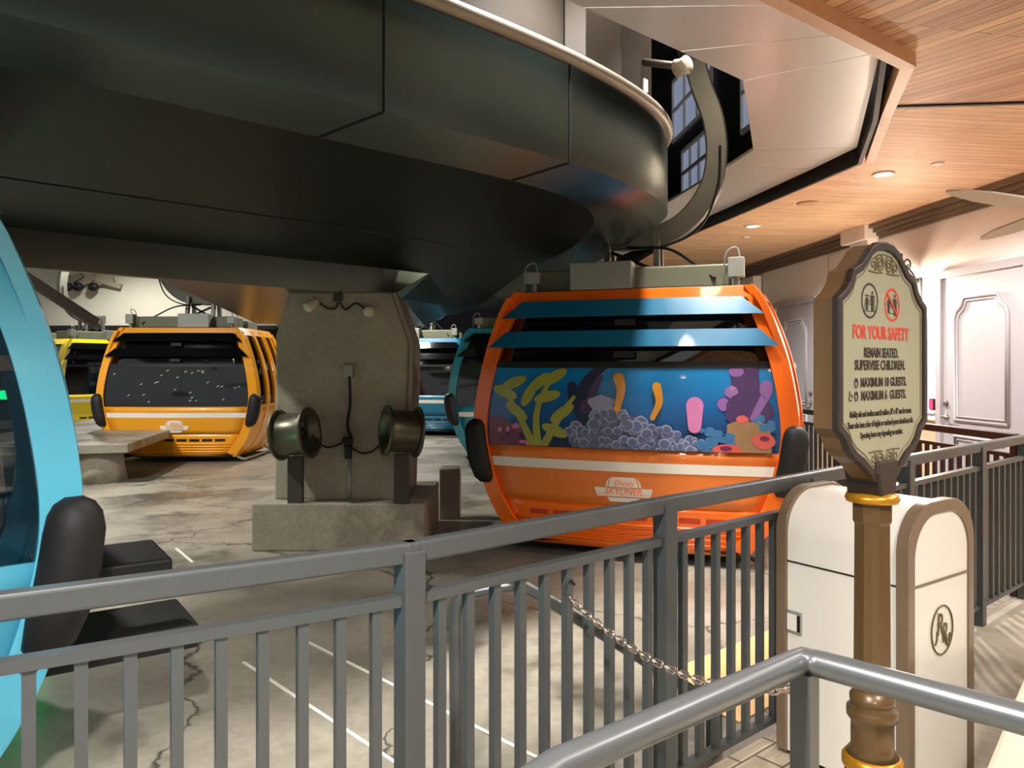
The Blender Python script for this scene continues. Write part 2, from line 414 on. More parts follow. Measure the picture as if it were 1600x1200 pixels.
struct(MB().prism([(-1.0, -3.4), (5.6, -3.4), (5.6, -3.6), (-1.0, -3.6)], -0.05, 3.0).build('wall_rear_bounce', 'wall_plaster', org=(0, -3.4, 0)))  # unseen wall added behind the camera for bounce light and reflections
def wpt(d, z, off): return Vector((wx(d) - off, d, z))
def door(n, d0, d1, top, handle_side, plaque=False):
    o = MB(); o.prism(*wallbox(d0, d1, 0.01, top, 0.025))
    dr = struct(o.build('door_%d' % n, 'door_paint', org=(wx(d0), d0, 0)))
    ORG[dr.name] = Vector((wx(d0), d0, 0))
    f = MB(); cw = 0.075
    f.prism(*wallbox(d0 - cw, d0, 0, top + cw, 0.05)); f.prism(*wallbox(d1, d1 + cw, 0, top + cw, 0.05)); f.prism(*wallbox(d0, d1, top, top + cw, 0.05))
    f.build('door_frame', 'door_paint', dr)
    # raised panel mouldings with notched upper corners
    def outline(a, c, z0, z1, notch):
        if notch:
            return [(a, z0), (c, z0), (c, z1 - 0.2), (c - 0.03 * (1 if c > a else -1), z1 - 0.13), (c - 0.1, z1 - 0.08), (c - 0.14, z1), (a + 0.14, z1), (a + 0.1, z1 - 0.08), (a + 0.03, z1 - 0.13), (a, z1 - 0.2)]
        return [(a, z0), (c, z0), (c, z1), (a, z1)]
    q = MB()
    for z0, z1, nt in ((0.98, top - 0.22, True), (0.2, 0.82, False)):
        for off, r in ((0.03, 0.018), (0.028, 0.012)):
            ins = 0.0 if off == 0.03 else 0.035
            pts = [wpt(a, z, off) for a, z in outline(d0 + 0.2 + ins, d1 - 0.2 - ins, z0 + ins, z1 - ins, nt)]
            q.tube(pts + [pts[0]], r, 6)
    q.build('panel_moulding', 'door_paint', dr)
    hd = d1 - 0.07 if handle_side > 0 else d0 + 0.07
    h = MB()
    h.lathe([(0.03, 0), (0.03, 0.02), (0.014, 0.025), (0.014, 0.06)], wpt(hd, 1.0, 0.025), 14, (-1, 0, 0))
    h.tube([wpt(hd, 1.0, 0.08), wpt(hd - handle_side * 0.12, 1.0, 0.08)], 0.011, 8)
    h.lathe([(0.028, 0), (0.028, 0.025), (0.02, 0.03)], wpt(hd, 1.14, 0.025), 14, (-1, 0, 0))
    h.build('door_handle', 'hanger_steel', dr)
    if plaque:
        p = MB(); md = (d0 + d1) / 2
        p.lathe([(0.075, 0), (0.075, 0.012), (0.062, 0.016)], wpt(md, 1.5, 0.025), 8, (-1, 0, 0))
        p.build('door_plaque', 'white_trim', dr)
        p = MB()
        for i in range(3): p.prism(*wallbox(md - 0.035, md + 0.035, 1.475 + i * 0.02, 1.482 + i * 0.02, 0.044))
        p.build('plaque_lettering', 'sign_ink', dr)
door(1, 6.8, 7.94, 2.42, 1)
door(2, 10.72, 11.92, 2.42, -1, True)
door(3, 12.75, 13.7, 2.42, -1)

# timber ceiling: flat part with the station opening on its left, sloping part over the queue
WL = [(2.42, 4.96), (2.83, 6.07), (2.29, 9.1), (1.3, 16.5)]
wp = WL + [(wx(16.5), 16.5), (wx(4.7), 4.73)]
struct(MB().prism(wp, 3.2, 3.3).build('ceiling', 'wood_flat', org=(0, 0, 3.2)))
SL = [(-3.2, -1.25), (1.187, 3.03), (1.936, 3.76), (2.42, 4.96), (wx(4.7), 4.73), (wx(-1.25), -1.25)]
n = len(SL); b = MB()
b.add([(x, y, zwood(x, y)) for x, y in SL] + [(x, y, zwood(x, y) + 0.1) for x, y in SL],
      [tuple(range(n)), tuple(range(n, 2 * n))[::-1]] + [(i, n + i, n + (i + 1) % n, (i + 1) % n) for i in range(n)])
struct(b.build('ceiling_slope', 'wood_slope', org=(0, 0, 3.2)))
b = MB(); b.bar((2.42, 4.96, 3.195), (wx(4.7), 4.73, 3.195), 0.03, 0.02); struct(b.build('trim_7', 'black_paint', org=(0, 0, 3)))
b = MB()
pts = [Vector((x, y, zwood(x, y) - 0.02)) for x, y in ((-3.2, -1.25), (1.187, 3.03), (1.936, 3.76), (2.42, 4.96), (2.83, 6.07))]
for p, q in zip(pts, pts[1:]): b.bar(p, q + (q - p).normalized() * 0.02, 0.065, 0.10)
struct(b.build('trim_8', 'trim_wood', org=(0, 0, 3)))
# upstand round the opening, painted black to give the gap's darkness
b = MB()
UP = [(-3.4, -1.1), (1.1, 3.12), (1.86, 3.82), (2.36, 4.99), (2.74, 6.05), (2.21, 9.1), (1.2, 16.5)]
for p, q in zip(UP, UP[1:]): b.bar((p[0], p[1], 3.365), (q[0], q[1], 3.365), 0.03, 0.51)
struct(b.build('trim_9', 'black_paint', org=(0, 0, 3)))
# dark upper chamber over the opening with white glazing bars
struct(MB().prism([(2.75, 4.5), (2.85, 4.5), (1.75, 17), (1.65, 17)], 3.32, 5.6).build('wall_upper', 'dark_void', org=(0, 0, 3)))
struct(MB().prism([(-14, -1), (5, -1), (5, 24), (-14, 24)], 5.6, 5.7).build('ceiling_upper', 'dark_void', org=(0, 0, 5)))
def uw(d, z, off=0.03): return Vector((2.75 - 0.088 * (d - 4.5) - off, d, z))
def upper_window(n, d0, d1, z0, z1):
    o = MB(); o.add([uw(d0, z0), uw(d1, z0), uw(d1, z1), uw(d0, z1)], [(0, 1, 2, 3)])
    g = struct(o.build('window_%d' % n, 'window_lit', org=uw(d0, z0), solid=0.01))
    f = MB()
    for k in range(4):
        d = d0 + (d1 - d0) * k / 3; f.bar(uw(d, z0, 0.05), uw(d, z1, 0.05), 0.03, 0.04)
    for k in range(3):
        z = z0 + (z1 - z0) * k / 2; f.bar(uw(d0, z, 0.05), uw(d1, z, 0.05), 0.03, 0.05)
    f.build('window_frame', 'white_trim', g)
upper_window(1, 8.9, 10.4, 4.55, 5.35)
upper_window(2, 7.1, 8.0, 3.95, 4.75)
upper_window(3, 9.0, 10.0, 3.72, 4.3)

# ---------------------------------------------------------------- steel canopy of the turnaround
OUT = catmull([(-4.0, 0.16, 0), (-1.565, 2.348, 0), (-0.544, 3.264, 0), (0.307, 4.08, 0), (0.825, 4.75, 0), (1.07, 5.3, 0), (1.12, 5.8, 0), (1.06, 6.5, 0), (0.8, 8.6, 0), (0.1, 14, 0)], 6)
INN = catmull([(-4.25, 0.45, 0), (-1.765, 2.63, 0), (-0.87, 3.46, 0), (0.0, 4.27, 0), (0.42, 4.85, 0), (0.586, 5.45, 0), (0.58, 6.0, 0), (0.5, 6.8, 0), (0.12, 8.6, 0), (-0.7, 14, 0)], 6)
INN = [p * 0.951 for p in INN]
FAR = catmull([(-6.2, 1.6, 0), (-4.0, 3.84, 0), (-3.0, 4.87, 0), (-1.9, 6.0, 0), (-1.4, 6.5, 0), (-1.13, 6.75, 0), (-1.0, 6.95, 0), (-0.85, 7.3, 0), (-0.9, 9.0, 0), (-1.4, 14, 0)], 6)
def lift(path, z): return [Vector((p.x, p.y, z)) for p in path]
cp = thing('turnaround_canopy', 'large dark steel canopy over the gondola turnaround, with rounded corner', 'canopy', (-1.5, 6.0, 2.14))
def strip(rows, name, m, solid=0.0, smooth=True):
    b = MB(); b.smooth = smooth; b.loft([[r[i] for r in rows] for i in range(len(rows[0]))], cap=False, closed=False)
    return b.build(name, m, cp, solid=solid)
strip([lift(OUT, 3.14), lift(OUT, 2.6)], 'fascia', 'steel')
strip([lift(OUT, 2.6), lift(INN, 2.50)], 'lower_edge_band', 'steel')
strip([lift(INN, 2.50), lift(FAR, 2.38)], 'soffit', 'soffit_steel_shaded')
MB().tube(lift(OUT, 3.16), 0.04, 10).build('rim', 'steel_rim', cp)
HS = [p + Vector((-0.18, 0.16, 0)) if i < 36 else p + Vector((-0.24, 0.02, 0)) for i, p in enumerate(OUT)]
strip([lift(HS, 4.2), lift(HS, 3.14)], 'drive_housing', 'machine_brown')
strip([lift(OUT, 3.13), lift(HS, 3.13)], 'top_ledge', 'machine_brown')
for i in (20, 26, 33):
    p = HS[i]; b = MB(); b.bar((p.x + 0.03, p.y - 0.02, 3.2), (p.x + 0.03, p.y - 0.02, 4.1), 0.12, 0.08); b.build('stiffener', 'machine_brown', cp)
p = HS[30]; MB().box((p.x + 0.05, p.y - 0.04, 3.5), (0.05, 0.012, 0.09), R(45)).build('warning_plate', 'white_paint', cp)
# thin panel joints on fascia, band and soffit
for i in (12, 18):
    b = MB()
    p, q, f = OUT[i], INN[i], FAR[i]
    n_ = Vector((OUT[i + 1].y - OUT[i - 1].y, -(OUT[i + 1].x - OUT[i - 1].x), 0)).normalized() * 0.003
    b.bar(Vector((p.x, p.y, 2.6)) + n_, Vector((p.x, p.y, 3.12)) + n_, 0.008, 0.008)
    b.bar((p.x, p.y, 2.597), (q.x, q.y, 2.497), 0.008, 0.006)
    b.build('panel_joint', 'black_paint', cp)
b = MB()
for f in (0.55,):
    row = [INN[i].lerp(FAR[i], f) for i in range(len(INN))]
    zz = 2.50 + (2.38 - 2.50) * f
    for i in range(0, 28): b.bar((row[i].x, row[i].y, zz - 0.003), (row[i + 1].x, row[i + 1].y, zz - 0.003), 0.006, 0.005)
b.build('panel_joint', 'black_paint', cp)
# dropped beam housing on the pillar
fr = [p for p in FAR[:31]]
b = MB(); b.loft([[Vector((p.x, p.y, 2.4)), Vector((p.x, p.y, 2.14)), Vector((p.x - 0.06, p.y + 0.06, 2.14)), Vector((p.x - 0.06, p.y + 0.06, 2.4))] for p in fr])
b.build('drop_skirt', 'steel', cp)
b = MB()
lo = [(-2.52, 5.46), (-1.08, 6.86), (-1.02, 7.1), (-1.35, 12), (-3.76, 11.3)]; hi = [(-2.6, 5.4), (-1.0, 6.9), (-0.72, 7.25), (-0.85, 12.2), (-3.95, 11.6)]
b.loft([[Vector((x, y, 2.142)) for x, y in lo], [Vector((x, y, 2.44)) for x, y in hi]])
b.build('beam_housing', 'steel', cp)

# outer ring of brushed panels between the cable slot and the timber ceiling
RI = [(-3.0, 0.55), (0.336, 3.6), (0.9, 4.1), (1.36, 4.52), (1.88, 5.98), (1.82, 6.45), (1.6, 7.9), (0.7, 14)]
RO = [(-2.4, -0.2), (1.34, 3.57), (1.7, 3.88), (1.97, 4.11), (2.65, 5.9), (2.56, 6.55), (2.3, 8.1), (1.25, 14)]
rg = thing('slot_soffit', 'brushed steel soffit panels framing the cable slot below timber ceiling', 'ceiling panels', (2.2, 5.5, 3.2))
b = MB()
for i in range(len(RI) - 1):
    q = MB(); g = 0.004
    a0, a1, c0, c1 = [Vector((*v, 0)) for v in (RI[i], RI[i + 1], RO[i], RO[i + 1])]
    e0 = (a1 - a0).normalized() * g; e1 = (c1 - c0).normalized() * g
    q.prism([p.xy for p in (a0 + e0, a1 - e0, c1 - e1, c0 + e1)], 3.2, 3.225)
    q.build('soffit_panel', 'steel_panel', rg)
# intermediate joint on the long far run
pl = thing('guide_pulley', 'beige round guide pulley at the top of the cable slot', 'pulley', at(1066, 104, 5.0))
c = at(1066, 104, 5.0)
MB().lathe([(0.02, -0.045), (0.06, -0.04), (0.05, 0.0), (0.06, 0.04), (0.02, 0.045)], c, 20, (0.6, -0.8, 0)).build('pulley_wheel', 'bone', pl)
MB().tube([c, c + Vector((-0.22, 0.18, 0.1))], 0.025, 8).build('pulley_axle', 'machine_brown', pl)

# concrete pillar
pi = thing('support_pillar', 'grey concrete pillar on a square block under the steel canopy', 'pillar', (-1.43, 6.7, 0))
MB().prism([(-2.137, 6.3), (-0.72, 6.3), (-0.72, 7.55), (-2.137, 7.55)], 0, 0.39).build('plinth', 'pillar_concrete', pi, bevel=0.012)
def ppl(y): return [Vector((x, y, z)) for x, z in ((-2.015, 0.385), (-0.905, 0.385), (-0.867, 1.72), (-1.012, 2.15), (-1.89, 2.15), (-2.0, 1.78))]
MB().loft([ppl(6.5), ppl(7.3)]).build('shaft', 'pillar_concrete', pi, bevel=0.02)
b = MB()
for p, q in (((-0.885, 6.494, 0.39), (-0.85, 6.494, 1.72)), ((-0.85, 6.494, 1.72), (-0.995, 6.494, 2.14))): b.bar(p, q, 0.02, 0.03, (1, 0, 0))
b.build('edge_angle', 'bone', pi)

def pp(px, py, y=6.5): return at(px, py, y)
# flood lamps, outlet box, cables
for (px, py, nm) in ((491, 477, 'pale cylindrical flood lamp at upper left of the concrete pillar'), (579, 487, 'pale round flood lamp at upper right of the concrete pillar')):
    c = pp(px, py); t = thing('flood_lamp', nm, 'lamp', c + Vector((0, 0, 0)), 0, 'small flood lamps on the pillar')
    ax = Vector((-0.55, -0.6, -0.55)) if px < 520 else Vector((0.15, -0.95, -0.2))
    MB().lathe([(0.03, -0.06), (0.042, -0.04), (0.045, 0.05), (0.04, 0.06)], c + Vector((0, -0.08, 0)), 16, ax).build('lamp_head', 'lamp_cream', t)
    MB().tube([c + Vector((0, -0.08, 0)), c + Vector((0.02 if px < 520 else -0.02, 0.0, 0.03))], 0.012, 8).build('bracket', 'hanger_steel', t)
t = thing('junction_box', 'small grey junction box between the two pillar flood lamps', 'electrical box', pp(529, 466))
MB().box(pp(529, 463) + Vector((0, -0.025, 0)), (0.07, 0.05, 0.09)).build('box_body', 'machine_brown', t, bevel=0.006)
b = MB(); y0 = 6.485
b.tube(catmull([pp(500, 474, y0), pp(512, 482, y0), pp(524, 482, y0), pp(528, 472, y0)], 5), 0.008, 6); b.tube(catmull([pp(572, 484, y0), pp(556, 474, y0), pp(540, 484, y0), pp(531, 472, y0)], 5), 0.008, 6)
b.build('lead_wire', 'cable', t)
t = thing('power_outlet', 'grey surface-mounted outlet box at the middle of the concrete pillar', 'outlet', pp(546, 590))
MB().box(pp(546, 580) + Vector((0, -0.03, 0)), (0.075, 0.06, 0.11)).build('outlet_box', 'galvanised', t, bevel=0.006)
MB().tube([pp(547, 570, 6.49), pp(547, 585, 6.49)], 0.016, 8).build('conduit_stub', 'galvanised', t)
t = thing('extension_cord', 'black extension cord with plug cluster hanging from the pillar outlet', 'cord', pp(545, 715))
b = MB(); b.tube(catmull([pp(546, 588, 6.44), pp(547, 630, 6.47), pp(543, 665, 6.47), pp(550, 685, 6.45)], 8), 0.012, 8); b.build('cord', 'cable', t)
b = MB(); b.box(pp(545, 688) + Vector((0, -0.04, 0)), (0.085, 0.07, 0.06)); b.box(pp(545, 705) + Vector((0, -0.03, 0)), (0.06, 0.05, 0.12)); b.build('plug_cluster', 'cable', t, bevel=0.012)
b = MB(); b.tube(catmull([pp(540, 690, 6.46), pp(520, 698, 6.47), pp(505, 697, 6.47), pp(488, 680, 6.40)], 8), 0.009, 6); b.build('lead_wire', 'cable', t)
b = MB(); b.tube(catmull([pp(550, 700, 6.46), pp(565, 708, 6.47), pp(582, 705, 6.47), pp(600, 688, 6.30)], 8), 0.009, 6); b.build('lead_wire', 'cable', t)
tag(MB().tube([pp(546, 716, 6.49), pp(546, 786, 6.49)], 0.014, 8).build('conduit', 'galvanised'), 'thin pale conduit running down the pillar to its plinth', 'conduit')
def duct_fan(px, py, y, ax, label):
    c = at(px, py, y); ax = Vector(ax).normalized()
    t = thing('duct_fan', label, 'fan', (c.x, c.y, 0.39), 0, 'axial duct fans on the pillar')
    MB().lathe([(0.185, -0.13), (0.172, -0.10), (0.172, 0.10), (0.185, 0.13), (0.16, 0.13), (0.16, -0.13), (0.185, -0.13)], c, 28, ax, cap=False).build('fan_housing', 'fan_steel', t)
    for s in (-1, 1):
        MB().lathe([(0.162, s * 0.12), (0.21, s * 0.12), (0.21, s * 0.138), (0.162, s * 0.138), (0.162, s * 0.12)], c, 28, ax, cap=False).build('flange', 'fan_steel', t)
    u = ax.orthogonal().normalized(); v = ax.cross(u)
    for k in range(6):
        q = k * math.pi / 3; dr = u * math.cos(q) + v * math.sin(q); tg = ax.cross(dr)
        b = MB(); b.add([c + dr * 0.04 - tg * 0.02 - ax * 0.03, c + dr * 0.152 - tg * 0.05 - ax * 0.03, c + dr * 0.152 + tg * 0.05 + ax * 0.03, c + dr * 0.04 + tg * 0.02 + ax * 0.03], [(0, 1, 2, 3)])
        b.build('blade', 'fan_steel', t, solid=0.006)
    MB().lathe([(0.02, -0.09), (0.055, -0.07), (0.055, 0.07), (0.02, 0.09)], c, 16, ax).build('motor_hub', 'black_paint', t)
    st = MB(); st.box((c.x, c.y + 0.02, (0.39 + c.z - 0.19) / 2), (0.12, 0.06, c.z - 0.19 - 0.39)); st.build('stand', 'machine_brown', t)
duct_fan(461, 678, 6.33, (1, -0.2, 0.1), 'round steel duct fan standing at left edge of the concrete pillar')
duct_fan(627, 674, 6.31, (1, 0.45, -0.1), 'round steel duct fan standing at right edge of the concrete pillar')
tag(MB().box((-0.62, 7.75, 0.25), (0.2, 0.3, 0.5)).build('kerb_block', 'pillar_concrete', bevel=0.01), 'small dark concrete block just behind the right of the pillar', 'concrete block')

# ---------------------------------------------------------------- gondola cabins
PROF = catmull([(0.90, 0.0, 0), (1.05, 0.2, 0), (1.16, 0.42, 0), (1.24, 0.7, 0), (1.27, 0.95, 0), (1.24, 1.25, 0), (1.175, 1.55, 0), (1.08, 1.82, 0), (1.01, 1.97, 0), (0.94, 2.05, 0)], 5)
HC, LC = 2.05, 1.9
def wz(z):
    z = max(0, min(HC, z))
    for p, q in zip(PROF, PROF[1:]):
        if p.y <= z <= q.y: return p.x + (q.x - p.x) * (z - p.y) / max(1e-6, q.y - p.y)
    return PROF[-1].x
def ez(z): return 0.17 * ((z - 0.85) / 1.2) ** 2
def E(x, z, off=0.0): return Vector((x, -LC / 2 + ez(z) + 0.10 * (x / 1.27) ** 2 - off, z))
def S(s, y, z, off=0.0): return Vector((s * (wz(z) - 0.03 + 0.07 * (1 - (y / (LC / 2)) ** 2) + off), y, z))

def make_cabin(label, loc, yaw, colour, cname, hi='white_paint', wrap='dark', louver=None, arm_sign=1, logo=True, stepm='black_paint', hero=False, side_hanger=False):
    body = mat(cname, colour, 0.28, 0.0, coat=0.5, var=0.03, scale=3).name
    dark = mat(cname + '_panel', (232, 124, 46) if hero else tuple(int(c * 0.93) for c in colour), 0.4, 0.0, coat=0.25, var=0.04, scale=5).name
    root = thing('gondola_cabin', label, 'gondola cabin', loc, yaw, 'gondola cabins going round the turnaround', local=True)
    flip = lambda p, s: Vector((p.x * s, p.y * s, p.z))
    for s in (1, -1):                                            # front end, then back end (turned half round)
        # curved end frame
        path = [(-p.x, p.y) for p in PROF[4:]] + [(p.x, p.y) for p in PROF[::-1][:-4]]
        path = [(-0.90, 0.0), (-1.0, 0.13)] + path + [(1.0, 0.13), (0.90, 0.0)]
        rings = []
        n = len(path)
        for i, (x, z) in enumerate(path):
            a = Vector((*path[max(0, i - 1)], 0)); c = Vector((*path[min(n - 1, i + 1)], 0)); t = (c - a).normalized()
            nn = Vector((t.y, -t.x, 0))                          # inward
            wd = 0.13 if z < 1.99 else 0.10
            xi, zi = x + nn.x * wd, z + nn.y * wd
            o1 = E(x, z, 0.02); i1 = E(xi, zi, 0.03); o2 = E(x, z, -0.12); i2 = E(xi, zi, -0.08)
            rings.append([flip(q, s) for q in (o1, i1, i2, o2)])
        MB().loft(rings).build('end_frame', body, root, bevel=0.02)
        # windows and panels on the end
        def patch(z0, z1, ins, off, nx=10, nz=6):
            return MB().grid(lambda u, v: flip(E((2 * u - 1) * (wz(z0 + (z1 - z0) * v) - ins), z0 + (z1 - z0) * v, off), s), nx, nz)
        patch(0.78, 1.99, 0.10, -0.03, 10, 8).build('end_window', 'cabin_glass_dark' if wrap in ('dark', 'stars') else 'cabin_glass_light' if wrap == 'none' else 'cabin_glass', root, solid=0.01)
        lp = patch(0.37, 0.80, 0.11, 0.005).build('lower_panel', dark, root, solid=0.02)
        patch(0.63, 0.705, 0.14, 0.009, 10, 1).build('stripe', hi, lp)
        vp = patch(0.02, 0.375, 0.08, 0.0).build('vent_panel', body, root, solid=0.02)
        b = MB()
        for k in range(4):
            z = 0.09 + k * 0.042; W = wz(z) - 0.16
            b.tube([flip(E(-W + 2 * W * i / 8, z, 0.004), s) for i in range(9)], 0.010, 6)
        b.build('grille_rib', body, vp)
        for k in range(8):
            W = 1.58; x0 = -W / 2 + k * W / 8 + 0.02; x1 = x0 + W / 8 - 0.04
            b = MB(); b.add([flip(E(x, z, 0.003), s) for x, z in ((x0, 0.255), (x1, 0.255), (x1, 0.295), (x0, 0.295))], [(0, 1, 2, 3)])
            b.build('vent_slot', 'sign_rim' if not hero else 'vent_red', vp)
        # louvres
        bar = MB(); 
        W = wz(1.45) - 0.1
        bar.loft([[flip(E(-W + 2 * W * i / 10, z, o), s) for z, o in ((1.425, 0.01), (1.425, -0.03), (1.475, -0.03), (1.475, 0.01))] for i in range(11)])
        bar.build('window_bar', 'black_paint', root)
        for z0, z1, ins in ((1.83, 1.965, 0.05), (1.59, 1.72, 0.03)) if wrap != 'none' else ():
            lv = MB()
            W0, W1 = wz(z0) - ins, wz(z1) - ins - 0.10
            lv.loft([[flip(E(W0 * q, z0, 0.075), s), flip(E(W1 * q, z1, 0.035), s), flip(E(W1 * q, z1, 0.02), s), flip(E(W0 * q, z0, 0.06), s)] for q in [-1 + i / 6 for i in range(13)]])
            lv.build('louvre', louver or 'cabin_glass_dark', root)
        lk = MB()
        for z in (1.53, 1.78): lk.box(flip(E(0.0, z, 0.01), s), (0.16, 0.04, 0.05))
        lk.build('louvre_latch', 'black_paint', root)
        # printed lower window
        wr = patch(0.80, 1.43, 0.11, 0.002, 14, 6)
        if s == 1 and wrap == 'reef': reef(wr)
        elif wrap == 'reef': pass
        elif wrap == 'stars':
            rs = random.Random(3)
            wr.mat(1)
            for k in range(26):
                x = rs.uniform(-1, 1); z = rs.uniform(0.86, 1.4); q = 0.018
                wr.add([flip(E(x - q, z - q * 0.5, 0.006), s), flip(E(x + q, z + q * 0.5, 0.006), s), flip(E(x + q, z + q * 0.5 + 0.008, 0.006), s), flip(E(x - q, z - q * 0.5 + 0.008, 0.006), s)], [(0, 1, 2, 3)])
            wr.mat(0)
        mats = {'reef': REEF_M, 'stars': ['night_film', 'white_paint'], 'dark': ['cabin_glass_dark'], 'none': ['cabin_glass_dark']}[wrap]
        if wrap != 'none': wr.build('window_film', mats, root)
        # rubber bumpers at both corners
        for e in (-1, 1):
            pts = [E(e * (wz(z) - 0.03), z, 0.0) for z in (0.49, 0.53, 0.62, 0.76, 0.89, 0.95, 0.985, 1.005)]
            rr = [0.05, 0.085, 0.10, 0.103, 0.10, 0.088, 0.066, 0.03]
            b = MB(); b.smooth = True
            b.loft([[flip(p + Vector((r * 0.98 * math.cos(q), -0.02 + r * 0.9 * math.sin(q), 0)), s) for q in [2 * math.pi * j / 12 for j in range(12)]] for p, r in zip(pts, rr)])
            b.build('bumper', 'rubber', root)
        if logo and s == 1: emblem(lp, body, hero)
    for s in (1, -1):                                            # sides with the doors
        def sp(y0, y1, z0, z1, off, ny=8, nz=8):
            return MB().grid(lambda u, v: S(s, y0 + (y1 - y0) * u, z0 + (z1 - z0) * v, off), ny, nz)
        ya = LC / 2 - 0.17
        sp(-ya, ya, 0.78, 1.97, -0.02).build('side_window', 'cabin_glass_light' if wrap == 'none' else 'cabin_glass', root, solid=0.01)
        sp(-ya, ya, 0.0, 0.80, 0.0).build('side_panel', body, root, solid=0.03)
        b = MB()
        for y in (-ya, -0.40, -0.06, 0.06, 0.40, ya):
            wd = 0.055 if abs(y) > 0.1 else 0.035
            b.loft([[S(s, y - wd, z, 0.012), S(s, y + wd, z, 0.012), S(s, y + wd, z, -0.04), S(s, y - wd, z, -0.04)] for z in [0.05 + 1.95 * i / 16 for i in range(17)]])
        b.build('door_bar', body, root)
        for z0, z1 in ((1.93, 2.05), (0.78, 0.83)):
            b = MB(); b.loft([[S(s, y, z0, 0.01), S(s, y, z0, -0.06), S(s, y, z1, -0.06), S(s, y, z1, 0.01)] for y in [-ya + 2 * ya * i / 10 for i in range(11)]])
            b.build('side_rail', body, root)
        b = MB(); b.tube(catmull([(s * 0.86, -0.72, 0.03), (s * 0.97, -0.70, -0.03), (s * 1.0, -0.5, -0.045), (s * 1.0, 0.5, -0.045), (s * 0.97, 0.70, -0.03), (s * 0.86, 0.72, 0.03)], 5), 0.018, 8)
        b.build('side_step', stepm, root)
    # roof, floor pan and seats
    zt = HC
    yb = LC / 2 - ez(zt) - 0.05
    MB().loft([[Vector((x, y, z)) for x, y in ((-0.88, -yb), (0.88, -yb), (0.88, yb), (-0.88, yb))] for z in (2.0, 2.055)]).build('roof', 'hanger_steel', root, bevel=0.01)
    MB().loft([[Vector((x * k, y * k, z)) for x, y in ((-0.9, -0.86), (0.9, -0.86), (0.9, 0.86), (-0.9, 0.86))] for z, k in ((0.0, 0.94), (0.05, 1.0))]).build('floor_pan', 'black_paint', root)
    for s in (-1, 1) if wrap != 'none' else ():
        b = MB(); b.box((0, s * 0.52, 0.45), (1.9, 0.4, 0.07)); b.box((0, s * 0.72, 0.68), (1.9, 0.06, 0.40)); b.build('bench', 'seat_dark', root, bevel=0.02)
    # roof gear and hanger
    b = MB(); b.box((-0.02, -0.35, 2.15), (1.62, 0.5, 0.18)); b.box((-0.02, 0.35, 2.13), (1.62, 0.5, 0.15)); b.build('roof_carrier', 'olive_grey', root, bevel=0.015)
    a = arm_sign
    b = MB(); b.box((-0.22 * a, -0.68, 2.165), (0.5, 0.16, 0.22)); b.build('equipment_box', 'galvanised', root, bevel=0.008)
    for x, hh in ((0.82, 0.15), (-0.80, 0.10)):
        b = MB(); b.box((x * a, -0.66, 2.09 + hh / 2 + 0.03), (0.12, 0.12, hh)); b.tube([(x * a, -0.66, 2.05), (x * a, -0.66, 2.13)], 0.025, 8)
        b.tube(catmull([(x * a + 0.03, -0.66, 2.1 + hh), (x * a, -0.66, 2.2 + hh), (x * a - 0.08 * a, -0.66, 2.15 + hh), (x * a - 0.09 * a, -0.62, 2.08)], 5), 0.008, 6)
        b.build('sensor_unit', 'galvanised', root, bevel=0.006)
    arm = catmull([(-0.42 * a, 0, 2.57), (-0.1 * a, 0, 2.56), (0.2 * a, 0, 2.60), (0.42 * a, 0, 2.74), (0.58 * a, 0, 2.98), (0.63 * a, 0, 3.25), (0.60 * a, 0, 3.55), (0.50 * a, 0, 3.85), (0.42 * a, 0, 4.15)], 6)
    if side_hanger: arm = catmull([(0, 0.30, 2.30), (0.03, -0.2, 2.29), (0.10, -0.8, 2.30), (0.17, -1.25, 2.40), (0.2, -1.45, 2.75), (0.2, -1.48, 3.3), (0.2, -1.46, 3.9)], 6)
    b = MB(); rings = []; sdv = Vector((0.06, 0, 0)) if side_hanger else Vector((0, 0.06, 0))
    for i, p in enumerate(arm):
        t = (arm[min(i + 1, len(arm) - 1)] - arm[max(i - 1, 0)]).normalized(); nn = Vector((-t.z, 0, t.x)) if not side_hanger else Vector((0, -t.z, t.y)); wv = 0.092
        rings.append([p + nn * wv - sdv, p + nn * wv + sdv, p - nn * wv + sdv, p - nn * wv - sdv])
    b.loft(rings); b.build('hanger_arm', 'hanger_steel', root, bevel=0.015)
    if not side_hanger:
        for x in (-0.30, 0.13):
            b = MB(); b.bar((x * a, -0.10, 2.60), ((x + 0.015) * a, -0.16, 2.05), 0.075, 0.05, (1, 0, 0)); b.bar((x * a, 0.10, 2.60), (x * a, 0.16, 2.05), 0.075, 0.05, (1, 0, 0)); b.build('hanger_strut', 'hanger_steel', root)
        b = MB(); b.bar((-0.28 * a, -0.05, 2.45), (0.1 * a, -0.05, 2.28), 0.03, 0.03); b.bar((0.1 * a, -0.05, 2.45), (-0.2 * a, -0.05, 2.28), 0.03, 0.03); b.build('damper', 'black_paint', root)
        b = MB(); b.tube(catmull([(0.66 * a, -0.09, 3.3), (0.64 * a, -0.10, 2.95), (0.5 * a, -0.11, 2.62), (0.2 * a, -0.14, 2.47), (-0.12 * a, -0.16, 2.47)], 6), 0.011, 6)
        b.tube(catmull([(-0.1 * a, -0.16, 2.46), (0.25 * a, -0.3, 2.42), (0.5 * a, -0.5, 2.25), (0.66 * a, -0.62, 2.12)], 6), 0.013, 6)
        b.build('hanger_cable', 'cable', root)
    g = MB(); p = arm[-1]; g.box((p.x, p.y, p.z + 0.05), (0.22, 0.5, 0.2)); g.tube([(p.x, p.y - 0.35, p.z + 0.02), (p.x, p.y + 0.35, p.z + 0.02)], 0.05, 10); g.build('cable_grip', 'machine_brown', root, bevel=0.02)
    return root

